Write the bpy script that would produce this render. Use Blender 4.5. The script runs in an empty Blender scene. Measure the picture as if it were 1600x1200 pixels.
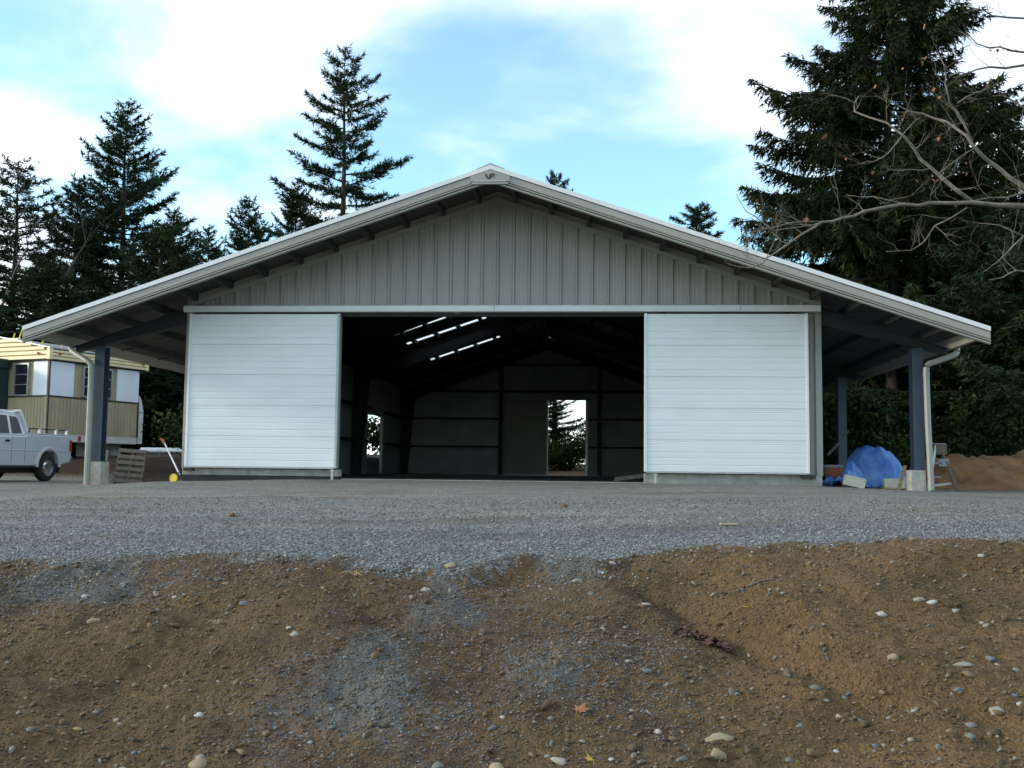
import bpy, bmesh, math, random
import numpy as np
from mathutils import Vector, Matrix

S = bpy.context.scene
COL = S.collection
rad = math.radians

# ------------------------------------------------------------------ camera
CAM_YAW, CAM_PITCH, CAM_ROLL = 0.0818, 0.0820, 0.0117
CAM_POS = Vector((1.942, -19.855, 0.2274))
fw = Vector((-math.sin(CAM_YAW) * math.cos(CAM_PITCH), math.cos(CAM_YAW) * math.cos(CAM_PITCH), math.sin(CAM_PITCH)))
r0 = Vector((math.cos(CAM_YAW), math.sin(CAM_YAW), 0))
u0 = r0.cross(fw)
rr = r0 * math.cos(CAM_ROLL) + u0 * math.sin(CAM_ROLL)
uu = -r0 * math.sin(CAM_ROLL) + u0 * math.cos(CAM_ROLL)
cam_data = bpy.data.cameras.new('camera')
cam = bpy.data.objects.new('camera', cam_data)
COL.objects.link(cam)
M = Matrix((rr, uu, -fw)).transposed().to_4x4()
M.translation = CAM_POS
cam.matrix_world = M
cam_data.sensor_width = 36.0
cam_data.lens = 36.0 * 1624.5 / 1600.0
cam_data.clip_start = 0.05
cam_data.clip_end = 3000
S.camera = cam

# ------------------------------------------------------------------ sky, sun, exposure
SUN_EL, SUN_AZ = rad(17), rad(-99)          # azimuth from +Y towards +X
world = bpy.data.worlds.new('World')
S.world = world
world.use_nodes = True
nt = world.node_tree
nt.nodes.clear()
def wn(t, **kw):
    n = nt.nodes.new(t)
    for k, v in kw.items():
        setattr(n, k, v)
    return n
out = wn('ShaderNodeOutputWorld')
bg = wn('ShaderNodeBackground')
bg.inputs['Strength'].default_value = 0.15
sky = wn('ShaderNodeTexSky', sky_type='NISHITA')
sky.sun_disc = False
sky.sun_elevation = SUN_EL
sky.sun_rotation = SUN_AZ
sky.air_density = 1.0
sky.dust_density = 0.4
sky.ozone_density = 1.4
tc = wn('ShaderNodeTexCoord')
sep = wn('ShaderNodeSeparateXYZ')
nt.links.new(tc.outputs['Generated'], sep.inputs[0])
mx = wn('ShaderNodeMath', operation='MAXIMUM'); mx.inputs[1].default_value = 0.0
nt.links.new(sep.outputs['Z'], mx.inputs[0])
ad = wn('ShaderNodeMath', operation='ADD'); ad.inputs[1].default_value = 0.32
nt.links.new(mx.outputs[0], ad.inputs[0])
dv = wn('ShaderNodeVectorMath', operation='DIVIDE')
cmb = wn('ShaderNodeCombineXYZ')
for i in range(3):
    nt.links.new(ad.outputs[0], cmb.inputs[i])
nt.links.new(tc.outputs['Generated'], dv.inputs[0])
nt.links.new(cmb.outputs[0], dv.inputs[1])
mp = wn('ShaderNodeMapping')
mp.inputs['Location'].default_value = (52.87, -25.81, 16.17)
mp.inputs['Scale'].default_value = (1.0, 1.0, 1.6)
nt.links.new(dv.outputs[0], mp.inputs[0])
nz = wn('ShaderNodeTexNoise')
nz.inputs['Scale'].default_value = 1.9
nz.inputs['Detail'].default_value = 6.0
nz.inputs['Roughness'].default_value = 0.48
nz.inputs['Distortion'].default_value = 0.25
nt.links.new(mp.outputs[0], nz.inputs['Vector'])
ramp = wn('ShaderNodeValToRGB')
ramp.color_ramp.elements[0].position = 0.42
ramp.color_ramp.elements[0].color = (0.10, 0.10, 0.10, 1)
ramp.color_ramp.elements[1].position = 0.67
ramp.color_ramp.elements[1].color = (1, 1, 1, 1)
ramp.color_ramp.interpolation = 'EASE'
nt.links.new(nz.outputs['Fac'], ramp.inputs[0])
gain = wn('ShaderNodeMix', data_type='RGBA', blend_type='MULTIPLY')
gain.inputs['Factor'].default_value = 1.0
gain.inputs[7].default_value = (0.88, 1.32, 1.40, 1)      # clearer, greener blue than the model's
nt.links.new(sky.outputs[0], gain.inputs[6])
mixc = wn('ShaderNodeMix', data_type='RGBA')
nt.links.new(ramp.outputs[0], mixc.inputs['Factor'])
nt.links.new(gain.outputs[2], mixc.inputs[6])
mixc.inputs[7].default_value = (6.5, 6.6, 6.8, 1)      # cloud radiance before the background strength
nt.links.new(mixc.outputs[2], bg.inputs['Color'])
nt.links.new(bg.outputs[0], out.inputs[0])

sun_data = bpy.data.lights.new('sun', 'SUN')
sun_data.energy = 2.0
sun_data.angle = rad(10.0)
sun_data.color = (1.0, 0.90, 0.76)
sun = bpy.data.objects.new('sun', sun_data)
COL.objects.link(sun)
sd = Vector((math.sin(SUN_AZ) * math.cos(SUN_EL), math.cos(SUN_AZ) * math.cos(SUN_EL), math.sin(SUN_EL)))
sun.rotation_euler = sd.to_track_quat('Z', 'Y').to_euler()
sun.location = sd * 60

S.view_settings.view_transform = 'Standard'
S.view_settings.look = 'None'
S.view_settings.gamma = 1.0
S.view_settings.exposure = 0.76
S.view_settings.use_curve_mapping = False
S.cycles.max_bounces = 8
S.cycles.transparent_max_bounces = 8

# ------------------------------------------------------------------ materials
def material(name, color, rough=0.7, var=0.15, vscale=3.0, bump=0.0, bscale=30.0, metal=0.0, spec=0.5, color2=None, detail=5.0,
             stretch=(1, 1, 1), attr=None, coat=0.0):
    m = bpy.data.materials.new(name)
    m.use_nodes = True
    t = m.node_tree
    b = t.nodes['Principled BSDF']
    b.inputs['Roughness'].default_value = rough
    b.inputs['Metallic'].default_value = metal
    b.inputs['Specular IOR Level'].default_value = spec
    if coat:
        b.inputs['Coat Weight'].default_value = coat
        b.inputs['Coat Roughness'].default_value = 0.08
    co = t.nodes.new('ShaderNodeTexCoord')
    mpn = t.nodes.new('ShaderNodeMapping')
    mpn.inputs['Scale'].default_value = stretch
    t.links.new(co.outputs['Object'], mpn.inputs[0])
    n = t.nodes.new('ShaderNodeTexNoise')
    n.inputs['Scale'].default_value = vscale
    n.inputs['Detail'].default_value = detail
    n.inputs['Roughness'].default_value = 0.6
    t.links.new(mpn.outputs[0], n.inputs['Vector'])
    c2 = color2 if color2 else tuple(c * (1 - var) for c in color)
    c1 = color if color2 else tuple(min(1, c * (1 + var)) for c in color)
    rp = t.nodes.new('ShaderNodeValToRGB')
    rp.color_ramp.elements[0].position = 0.32
    rp.color_ramp.elements[1].position = 0.68
    rp.color_ramp.elements[0].color = (*c2, 1)
    rp.color_ramp.elements[1].color = (*c1, 1)
    t.links.new(n.outputs['Fac'], rp.inputs[0])
    last = rp.outputs[0]
    if attr:
        a = t.nodes.new('ShaderNodeAttribute')
        a.attribute_name = attr
        mm = t.nodes.new('ShaderNodeMix')
        mm.data_type = 'RGBA'
        mm.blend_type = 'MULTIPLY'
        mm.inputs['Factor'].default_value = 1.0
        t.links.new(a.outputs['Color'], mm.inputs[6])
        t.links.new(last, mm.inputs[7])
        last = mm.outputs[2]
    t.links.new(last, b.inputs['Base Color'])
    if bump:
        n2 = t.nodes.new('ShaderNodeTexNoise')
        n2.inputs['Scale'].default_value = bscale
        n2.inputs['Detail'].default_value = 4.0
        t.links.new(mpn.outputs[0], n2.inputs['Vector'])
        bp = t.nodes.new('ShaderNodeBump')
        bp.inputs['Strength'].default_value = bump
        bp.inputs['Distance'].default_value = 0.02
        t.links.new(n2.outputs['Fac'], bp.inputs['Height'])
        t.links.new(bp.outputs[0], b.inputs['Normal'])
    return m

MT = {}
MT['siding'] = material('siding_steel', (0.305, 0.290, 0.265), 0.38, 0.09, 1.3, bump=.25, bscale=1.8, stretch=(1.5, 1, .3))
MT['trim'] = material('trim_beige', (0.315, 0.30, 0.262), 0.42, 0.06, 2.0)
MT['trim_white'] = material('trim_white', (0.70, 0.70, 0.69), 0.4, 0.04, 2.0)
MT['track'] = material('track_cover_white', (0.60, 0.62, 0.62), 0.4, 0.05, 2.0)
MT['door'] = material('door_white', (0.735, 0.75, 0.765), 0.40, 0.04, 0.9, bump=.25, bscale=1.6, stretch=(1, 1, 2.5))
MT['door_edge'] = material('door_edge_grey', (0.44, 0.44, 0.43), 0.45, 0.06, 3)
MT['column'] = material('blue_grey_steel', (0.034, 0.052, 0.080), 0.5, 0.15, 2.5)
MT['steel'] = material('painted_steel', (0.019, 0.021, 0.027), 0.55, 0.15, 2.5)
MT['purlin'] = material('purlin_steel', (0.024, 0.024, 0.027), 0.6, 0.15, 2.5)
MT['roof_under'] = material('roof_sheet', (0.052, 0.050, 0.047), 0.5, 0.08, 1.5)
MT['liner'] = material('insulation_facing', (0.52, 0.53, 0.57), 0.6, 0.14, 1.3, bump=0.4, bscale=2.0)
MT['concrete'] = material('concrete', (0.36, 0.345, 0.31), 0.9, 0.25, 6, bump=0.3, bscale=40)
MT['tar'] = material('damp_proofing', (0.02, 0.02, 0.022), 0.7, 0.4, 5, bump=0.3, bscale=20)
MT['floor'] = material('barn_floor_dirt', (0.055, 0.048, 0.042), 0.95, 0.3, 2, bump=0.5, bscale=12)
MT['emblem'] = material('emblem_dark', (0.02, 0.022, 0.03), 0.5, 0.05, 5)
MT['gutter'] = material('gutter_beige', (0.255, 0.265, 0.232), 0.45, 0.08, 2)
MT['gold'] = material('trailer_gold', (0.37, 0.30, 0.18), 0.55, 0.16, 2.0, stretch=(1, 1, .4))
MT['cream'] = material('trailer_cream', (0.74, 0.60, 0.35), 0.5, 0.08, 2.0)
MT['white'] = material('white_paint', (0.72, 0.74, 0.77), 0.5, 0.04, 2.0)
MT['rust_white'] = material('stained_white', (0.66, 0.65, 0.62), 0.6, 0.1, 3.0, color2=(0.50, 0.46, 0.40))
MT['brown'] = material('dark_brown', (0.03, 0.02, 0.018), 0.5, 0.1, 3)
MT['alu'] = material('aluminium', (0.45, 0.45, 0.44), 0.35, 0.08, 3, metal=0.6)
MT['glass'] = material('window_glass', (0.016, 0.02, 0.026), 0.10, 0.1, 2, spec=0.2)
MT['dgreen'] = material('dark_green_paint', (0.012, 0.03, 0.03), 0.4, 0.15, 3)
MT['lamp_red'] = material('lamp_red', (0.35, 0.05, 0.02), 0.3, 0.05, 3)
MT['lamp_amber'] = material('lamp_amber', (0.45, 0.14, 0.03), 0.3, 0.05, 3)
MT['car'] = material('silver_car_paint', (0.50, 0.54, 0.60), 0.32, 0.03, 2, metal=0.0, coat=0.5)
MT['black'] = material('black_plastic', (0.015, 0.015, 0.017), 0.6, 0.1, 4)
MT['rubber'] = material('tyre_rubber', (0.018, 0.018, 0.018), 0.85, 0.2, 8)
MT['chrome'] = material('bright_metal', (0.55, 0.55, 0.56), 0.25, 0.05, 3, metal=0.9)
MT['wood'] = material('weathered_wood', (0.13, 0.108, 0.088), 0.85, 0.3, 5, bump=0.3, bscale=30, stretch=(4, 4, .6))
MT['lumber'] = material('lumber', (0.40, 0.29, 0.16), 0.8, 0.2, 5, stretch=(.6, 4, 4))
MT['yellow'] = material('yellow_paint', (0.62, 0.46, 0.02), 0.5, 0.08, 4)
MT['tarp'] = material('blue_tarp', (0.13, 0.27, 0.56), 0.40, 0.2, 3.5, color2=(0.014, 0.105, 0.43), bump=0.35, bscale=18)
MT['block'] = material('pale_block', (0.56, 0.51, 0.41), 0.9, 0.12, 9, bump=0.3, bscale=50)
MT['orange'] = material('orange_plastic', (0.36, 0.09, 0.03), 0.55, 0.15, 5)
MT['pink'] = material('pink_marking_paint', (0.75, 0.12, 0.18), 0.8, 0.25, 12)
MT['grey_plastic'] = material('grey_step', (0.26, 0.27, 0.29), 0.6, 0.1, 5)
MT['bark'] = material('bark', (0.046, 0.036, 0.029), 0.95, 0.35, 6, bump=0.6, bscale=14, stretch=(2, 2, .4))
MT['maple_bark'] = material('maple_bark', (0.165, 0.14, 0.112), 0.9, 0.4, 9, bump=0.5, bscale=30)
MT['twig'] = material('twig_bark', (0.10, 0.08, 0.07), 0.9, 0.3, 6)
MT['leaf_dry'] = material('dry_leaf', (0.235, 0.092, 0.036), 0.75, 0.3, 30, bump=0.2, bscale=60)
MT['leaf_red'] = material('rotting_leaf', (0.085, 0.028, 0.02), 0.75, 0.4, 25)
MT['leaf_yellow'] = material('yellow_leaf', (0.60, 0.33, 0.04), 0.7, 0.2, 25)
MT['straw'] = material('dry_straw', (0.42, 0.33, 0.18), 0.8, 0.2, 10)
MT['pile_soil'] = material('pile_soil', (0.19, 0.095, 0.034), 0.95, 0.2, 2.2, color2=(0.085, 0.044, 0.018), bump=0.8, bscale=10)
MT['stone'] = material('stone', (1, 1, 1), 0.8, 0.12, 22, bump=0.25, bscale=50, attr='tint', color2=(0.72, 0.72, 0.70))

def foliage_mat(name, c1, c2, vscale=0.9):
    m = material(name, c1, 1.0, 0.0, vscale, color2=c2, spec=0.04, attr='tint')
    return m
MT['fir'] = foliage_mat('fir_needles', (0.040, 0.058, 0.028), (0.017, 0.030, 0.018))
MT['spruce'] = foliage_mat('spruce_needles', (0.036, 0.044, 0.018), (0.012, 0.019, 0.011))
MT['bush'] = foliage_mat('bush_leaves', (0.046, 0.058, 0.020), (0.015, 0.022, 0.011))

# translucent skylight sheet
m = bpy.data.materials.new('translucent_sheet'); m.use_nodes = True
t = m.node_tree; b = t.nodes['Principled BSDF']
tr = t.nodes.new('ShaderNodeBsdfTranslucent'); tr.inputs[0].default_value = (0.85, 0.87, 0.88, 1)
ms = t.nodes.new('ShaderNodeMixShader'); ms.inputs[0].default_value = 0.85
b.inputs['Base Color'].default_value = (0.8, 0.82, 0.82, 1)
t.links.new(b.outputs[0], ms.inputs[1]); t.links.new(tr.outputs[0], ms.inputs[2])
t.links.new(ms.outputs[0], t.nodes['Material Output'].inputs[0])
MT['skylight'] = m

# ------------------------------------------------------------------ mesh helpers
class MB:
    def __init__(self):
        self.v = []; self.f = []
    def poly(self, pts):
        n = len(self.v); self.v += [tuple(p) for p in pts]; self.f.append(tuple(range(n, n + len(pts))))
    def box(self, x0, x1, y0, y1, z0, z1):
        n = len(self.v)
        self.v += [(x, y, z) for z in (z0, z1) for y in (y0, y1) for x in (x0, x1)]
        for q in ((0, 2, 3, 1), (4, 5, 7, 6), (0, 1, 5, 4), (2, 6, 7, 3), (0, 4, 6, 2), (1, 3, 7, 5)):
            self.f.append(tuple(n + i for i in q))
        return self
    def prism(self, prof, p0, p1, A, B):
        """closed profile (a,b) swept from p0 to p1"""
        p0, p1, A, B = Vector(p0), Vector(p1), Vector(A), Vector(B)
        n = len(self.v); k = len(prof)
        for p in (p0, p1):
            self.v += [tuple(p + A * a + B * b) for a, b in prof]
        self.f.append(tuple(n + i for i in range(k)))
        self.f.append(tuple(n + k + i for i in reversed(range(k))))
        for i in range(k):
            j = (i + 1) % k
            self.f.append((n + i, n + k + i, n + k + j, n + j))
        return self
    def tube(self, pts, radii, n=6, cap=True):
        pts = [Vector(p) for p in pts]
        base = len(self.v)
        up = Vector((0, 0, 1))
        for i, p in enumerate(pts):
            d = (pts[min(i + 1, len(pts) - 1)] - pts[max(i - 1, 0)])
            d.normalize()
            ref = up if abs(d.z) < 0.9 else Vector((1, 0, 0))
            a = d.cross(ref).normalized(); c = a.cross(d)
            for k in range(n):
                th = 2 * math.pi * (k + .5) / n
                self.v.append(tuple(p + (a * math.cos(th) + c * math.sin(th)) * radii[i]))
        for i in range(len(pts) - 1):
            for k in range(n):
                k2 = (k + 1) % n
                self.f.append((base + i * n + k, base + i * n + k2, base + (i + 1) * n + k2, base + (i + 1) * n + k))
        if cap:
            self.f.append(tuple(base + k for k in reversed(range(n))))
            self.f.append(tuple(base + (len(pts) - 1) * n + k for k in range(n)))
        return self
    def wheel(self, c, axis, prof, n=24):
        """lathe: prof list of (radius, along axis)"""
        c, axis = Vector(c), Vector(axis).normalized()
        a = axis.orthogonal().normalized(); d = axis.cross(a)
        base = len(self.v); k = len(prof)
        for i in range(n):
            th = 2 * math.pi * i / n
            e = a * math.cos(th) + d * math.sin(th)
            self.v += [tuple(c + e * r + axis * h) for r, h in prof]
        for i in range(n):
            i2 = (i + 1) % n
            for j in range(k - 1):
                self.f.append((base + i * k + j, base + i * k + j + 1, base + i2 * k + j + 1, base + i2 * k + j))
        return self
    def mesh(self, name):
        me = bpy.data.meshes.new(name)
        me.from_pydata(self.v, [], self.f)
        bm = bmesh.new(); bm.from_mesh(me)
        bmesh.ops.recalc_face_normals(bm, faces=bm.faces)
        bm.to_mesh(me); bm.free()
        return me
    def build(self, name, mat, parent=None, smooth=False, bevel=0.0, seg=1):
        return link(name, self.mesh(name), mat, parent, smooth, bevel, seg)

def link(name, me, mat, parent=None, smooth=False, bevel=0.0, seg=1):
    o = bpy.data.objects.new(name, me)
    COL.objects.link(o)
    if mat is not None and not me.materials:
        me.materials.append(MT[mat] if isinstance(mat, str) else mat)
    if smooth:
        me.shade_smooth()
    if bevel:
        md = o.modifiers.new('bevel', 'BEVEL'); md.width = bevel; md.segments = seg; md.limit_method = 'ANGLE'; md.angle_limit = rad(35)
    if parent is not None:
        o.parent = parent
    return o

def tag(o, label, cat, group=None, kind=None):
    if label: o['label'] = label
    if cat: o['category'] = cat
    if group: o['group'] = group
    if kind: o['kind'] = kind
    return o

def thing(name, label, cat, loc=(0, 0, 0), rz=0.0, group=None):
    o = bpy.data.objects.new(name, None)
    COL.objects.link(o)
    o.location = loc; o.rotation_euler = (0, 0, rz)
    o.empty_display_size = 0.2
    return tag(o, label, cat, group)

def tri_mesh(name, V, F, tint=None, smooth=False):
    """fast mesh from numpy arrays of vertices and triangles; tint per vertex (n,3)"""
    V = np.asarray(V, np.float32); F = np.asarray(F, np.int32)
    k = F.shape[1]
    me = bpy.data.meshes.new(name)
    me.vertices.add(len(V)); me.vertices.foreach_set('co', V.ravel())
    me.loops.add(F.size); me.loops.foreach_set('vertex_index', F.ravel())
    me.polygons.add(len(F))
    me.polygons.foreach_set('loop_start', np.arange(0, F.size, k, dtype=np.int32))
    me.polygons.foreach_set('loop_total', np.full(len(F), k, np.int32))
    if smooth:
        me.polygons.foreach_set('use_smooth', np.ones(len(F), bool))
    if tint is not None:
        at = me.attributes.new('tint', 'FLOAT_COLOR', 'POINT')
        at.data.foreach_set('color', np.concatenate([tint, np.ones((len(V), 1))], 1).astype(np.float32).ravel())
    me.update(); me.validate()
    return me

# ------------------------------------------------------------------ terrain
def vnoise(x, y, seed=0):
    x = np.asarray(x, float); y = np.asarray(y, float)
    xi = np.floor(x).astype(np.int64); yi = np.floor(y).astype(np.int64)
    fx = x - xi; fy = y - yi
    fx = fx * fx * fx * (fx * (fx * 6 - 15) + 10); fy = fy * fy * fy * (fy * (fy * 6 - 15) + 10)
    def h(a, b):
        n = (a * 374761393 + b * 668265263 + seed * 974711) & 0xffffffff
        n = ((n ^ (n >> 13)) * 1274126177) & 0xffffffff
        n = (n ^ (n >> 16)) & 0xffff
        return n / 32767.5 - 1.0
    return (h(xi, yi) * (1 - fx) + h(xi + 1, yi) * fx) * (1 - fy) + (h(xi, yi + 1) * (1 - fx) + h(xi + 1, yi + 1) * fx) * fy
def fbm(x, y, octs, seed=0, gain=0.5):
    s = 0; a = 1.0
    for i in range(octs):
        s = s + a * vnoise(x * 2 ** i + 17.3 * i, y * 2 ** i - 9.1 * i, seed + i)
        a *= gain
    return s
def sstep(a, b, x):
    t = np.clip((x - a) / (b - a), 0, 1)
    return t * t * (3 - 2 * t)
def edge_y(x):
    """y of the ragged line where the gravel ends"""
    return (-12.75 + 0.16 * fbm(x * 0.9, x * 0 + 3.1, 3, 5) + 0.10 * fbm(x * 4, x * 0 + 1.1, 4, 8, .6)
            - 0.30 * np.exp(-((x - 0.70) / 0.45) ** 2) + 0.30 * sstep(2.1, 2.6, x) + 0.2 * sstep(3.6, 4.2, x) - 0.25 * sstep(4.6, 5.2, x))
def terrain(x, y, fine=True):
    x = np.asarray(x, float); y = np.asarray(y, float)
    pad = -(0.375 - 0.030 * np.clip(x - 1, -6, 5)) * np.clip((-0.8 - y) / 12.0, 0, 1.02)
    pad = pad - 0.075 * np.clip(-5.6 - x, 0, 3) - 0.035 * np.clip(x - 5.6, 0, 3)
    pad = pad - 0.04 * sstep(-0.4, 0.3, x * 0 - y) * 0
    pad = pad + 0.018 * fbm(x * .8, y * .8, 3, 2) * sstep(.1, -1.0, y)
    # inside the barn: level
    inside = sstep(6.3, 6.05, np.abs(x)) * sstep(-0.5, 0.4, y) * sstep(26, 23, y)
    pad = pad * (1 - inside) + 0.0 * inside
    pad = pad - 0.085 * np.exp(-((x + 5.3) / 1.3) ** 2 - ((y + .3) / 1.1) ** 2)
    # soil bank down to the lower yard
    shelf = 0.55 * sstep(2.0, 3.4, x)
    d = np.clip((edge_y(x) * .3 + .7 * -12.85) - shelf - y, 0, None)
    bank = -0.245 * d - 0.02 * np.minimum(d, 1) 
    z = pad + np.where(d > 0, bank, 0) - 0.04 * sstep(0, .5, (-12.85 - y)) * sstep(2.0, 3.0, x)
    low = -1.42 + 0.05 * fbm(x * .4, y * .4, 2, 9)
    z = np.where(y < -12, np.maximum(z, low + 0.15 * np.clip(z - low, -1, 0)), z)
    soil = sstep(0.05, -0.35, y - edge_y(x))
    # spoil ridge along the gravel edge
    e = y - edge_y(x)
    z = z + 0.035 * np.exp(-((e + 0.06) / 0.10) ** 2) * (0.55 + 0.45 * fbm(x * 2.2, x * 0, 2, 31)) * (0.4 + sstep(.6, 1.2, x))
    # diagonal gully on the bank
    gx = 2.15 + (-13.2 - y) * 0.62
    g = np.exp(-((x - gx) / 0.13) ** 2) * sstep(-13.1, -13.5, y) * sstep(-15.2, -14.4, y)
    z = z - 0.085 * g
    z = z + 0.055 * np.exp(-((x - gx - .38) / 0.22) ** 2) * sstep(-13.4, -13.9, y)
    z = z + soil * (0.075 * fbm(x * 1.05 + .25 * y, y * 1.0, 2, 11))
    for hx, hy, rx_, ry_, dp in ((.65, -13.85, .10, .16, .045), (.55, -14.1, .07, .10, .03), (.22, -14.35, .22, .07, .03), (.42, -15.05, .20, .09, .04), (.75, -14.25, .07, .07, .03), (.70, -14.75, .06, .06, .03),
                                 (.85, -13.3, .16, .07, .035), (2.95, -14.05, .40, .10, -.045), (3.35, -14.9, .55, .10, .05), (3.1, -13.75, .5, .16, -.03), (-1.0, -14.4, .5, .16, .04), (-.3, -13.6, .45, .10, .03), (1.75, -14.9, .3, .12, -.03), (4.1, -13.2, .5, .13, -.04), (2.9, -13.0, .4, .10, -.035)):
        z = z - dp * np.exp(-(((x - hx) + .5 * (y - hy)) / rx_) ** 2 - ((y - hy) / ry_) ** 2)
    if fine:
        z = z + soil * (0.024 * fbm(x * 3.0, y * 3.6, 4, 21, .50) + 0.012 * np.abs(fbm(x * 17, y * 17, 3, 41, .6)) + 0.0035 * fbm(x * 70, y * 70, 1, 61))
        z = z + (1 - soil) * (0.006 * fbm(x * 7, y * 9, 3, 71) + 0.022 * fbm(x * .45, y * 2.2, 3, 73)) * sstep(-.3, -2.0, y)
    # cut bank behind the lean-to on the trailer side
    yt = 4.9 + 3.5 * sstep(-9.9, -11.2, x)
    cut = sstep(0, 1.1, y - yt) * sstep(-6.2, -6.6, x)
    z = z + cut * (0.62 + 0.10 * fbm(x * 1.4, y * 1.4, 3, 51))
    # rough ground rising behind the barn and trees
    z = z + 0.6 * sstep(25, 45, y) * sstep(400, 100, np.abs(x)) + 0.5 * sstep(9, 22, x) * sstep(2, 10, y)
    return z
def tz(x, y):
    return float(terrain(np.array([x]), np.array([y]))[0])

def axis_coords(lo, hi, dlo, dhi, step, grow):
    c = list(np.arange(dlo, dhi + 1e-6, step))
    s = step; x = dhi
    while x < hi:
        s = min(s * grow, 60); x += s; c.append(x)
    s = step; x = dlo
    while x > lo:
        s = min(s * grow, 60); x -= s; c.insert(0, x)
    return np.array(c)
xs = axis_coords(-900, 900, -2.9, 6.6, 0.021, 1.07)
ys = axis_coords(-300, 1500, -16.4, -12.0, 0.017, 1.035)
X, Y = np.meshgrid(xs, ys)
Z = terrain(X, Y)
nx, ny = len(xs), len(ys)
idx = np.arange(nx * ny).reshape(ny, nx)
F = np.stack([idx[:-1, :-1], idx[:-1, 1:], idx[1:, 1:], idx[1:, :-1]], -1).reshape(-1, 4)
ground_me = tri_mesh('ground', np.stack([X, Y, Z], -1).reshape(-1, 3), F, smooth=True)
# gravel cover as an attribute of the sheet (where crushed rock was spread, and where it was tracked over the bank)
e = (Y - edge_y(X))
nf = fbm(X * 6, Y * 6, 4, 81, .6)
grav = sstep(-0.24, 0.16, e + 0.17 * nf + .10 * fbm(X * 1.6, Y * 1.6, 2, 83))
lf = fbm(X * 1.9 + .5 * Y, Y * 1.3, 5, 91, .55)
grit = .75 * np.exp(-((X - 1.05 - .10 * (Y + 14)) / .62) ** 2) + .75 * np.exp(-(((X - 2.05) / .36) ** 2 + ((Y + 14.45) / .62) ** 2)) + .6 * np.exp(-(((X + 1.6) / 1.1) ** 2 + ((Y + 13.25) / .40) ** 2)) + .55 * np.exp(-(((X - 2.75) / .5) ** 2 + ((Y + 13.05) / .16) ** 2)) + .45 * np.exp(-((e + .1) / .28) ** 2)
grit = np.clip(grit * (.55 + .95 * lf), 0, .72) * sstep(-17.5, -15.2, Y)
shaded_bank = sstep(4.5, 5.2, Y - 3.5 * sstep(-9.9, -11.2, X)) * sstep(-6.2, -6.6, X)  # cut bank without gravel; lean-to shade is painted into its soil colour
soilish = shaded_bank + sstep(2.2, 3.5, Y) * sstep(9.0, 9.8, X) + sstep(24, 27, Y)
grav = grav * (1 - np.clip(soilish, 0, 1))
# old, trafficked rock near the barn is tan with fines; rock freshly spread towards the bank is blue grey
fresh = sstep(-8.2, -11.2, Y + .9 * fbm(X * .5, Y * .9, 3, 95))
# sandier, more orange subsoil was bladed out on one side of the bank
ochre = sstep(1.7, 2.9, X + .35 * fbm(X * 1.4, Y * 1.4, 3, 97) + .25 * (Y + 13.4)) 
ochre = np.maximum(ochre, np.exp(-((e + .1) / .22) ** 2) * sstep(-.6, .8, X) * .9)
for nm_, arr_ in (('gravel', grav), ('grit', grit), ('shaded_bank', shaded_bank), ('fresh', fresh), ('ochre', ochre)):
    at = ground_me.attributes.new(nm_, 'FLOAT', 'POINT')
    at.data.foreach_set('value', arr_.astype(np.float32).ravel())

gm = bpy.data.materials.new('ground_gravel_and_soil'); gm.use_nodes = True
t = gm.node_tree; b = t.nodes['Principled BSDF']; b.inputs['Roughness'].default_value = 0.95; b.inputs['Specular IOR Level'].default_value = 0.2
co = t.nodes.new('ShaderNodeTexCoord')
def gnoise(scale, detail=5, stretch=None, rough=0.6):
    n = t.nodes.new('ShaderNodeTexNoise'); n.inputs['Scale'].default_value = scale; n.inputs['Detail'].default_value = detail
    n.inputs['Roughness'].default_value = rough
    if stretch:
        mpn = t.nodes.new('ShaderNodeMapping'); mpn.inputs['Scale'].default_value = stretch
        t.links.new(co.outputs['Object'], mpn.inputs[0]); t.links.new(mpn.outputs[0], n.inputs['Vector'])
    else:
        t.links.new(co.outputs['Object'], n.inputs['Vector'])
    return n.outputs['Fac']
def gramp(src, stops):
    r = t.nodes.new('ShaderNodeValToRGB')
    els = r.color_ramp.elements
    while len(els) < len(stops): els.new(0.5)
    for e_, (p, c) in zip(els, stops):
        e_.position = p; e_.color = (*c, 1)
    t.links.new(src, r.inputs[0]); return r.outputs[0]
def gmix(fac, a, bb, mode='MIX'):
    mm = t.nodes.new('ShaderNodeMix'); mm.data_type = 'RGBA'; mm.blend_type = mode
    if isinstance(fac, float): mm.inputs['Factor'].default_value = fac
    else: t.links.new(fac, mm.inputs['Factor'])
    t.links.new(a, mm.inputs[6]); t.links.new(bb, mm.inputs[7]); return mm.outputs[2]
def gattr(nm_):
    a_ = t.nodes.new('ShaderNodeAttribute'); a_.attribute_name = nm_; return a_.outputs['Fac']
def gthresh(src, nscale, amp, lo, hi, det=4):
    k_ = t.nodes.new('ShaderNodeMath'); k_.operation = 'MULTIPLY_ADD'; k_.inputs[1].default_value = amp; k_.inputs[2].default_value = -amp / 2
    t.links.new(gnoise(nscale, det), k_.inputs[0])
    a_ = t.nodes.new('ShaderNodeMath'); a_.operation = 'ADD'; t.links.new(src, a_.inputs[0]); t.links.new(k_.outputs[0], a_.inputs[1])
    return gramp(a_.outputs[0], [(lo, (0, 0, 0)), (hi, (1, 1, 1))])
soil_a = gramp(gnoise(1.1, 6), [(.3, (0.070, 0.046, 0.023)), (.5, (0.102, 0.067, 0.033)), (.72, (0.142, 0.088, 0.040))])
soil_b = gramp(gnoise(1.3, 6), [(.3, (0.090, 0.056, 0.025)), (.5, (0.126, 0.078, 0.035)), (.72, (0.164, 0.101, 0.046))])
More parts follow.
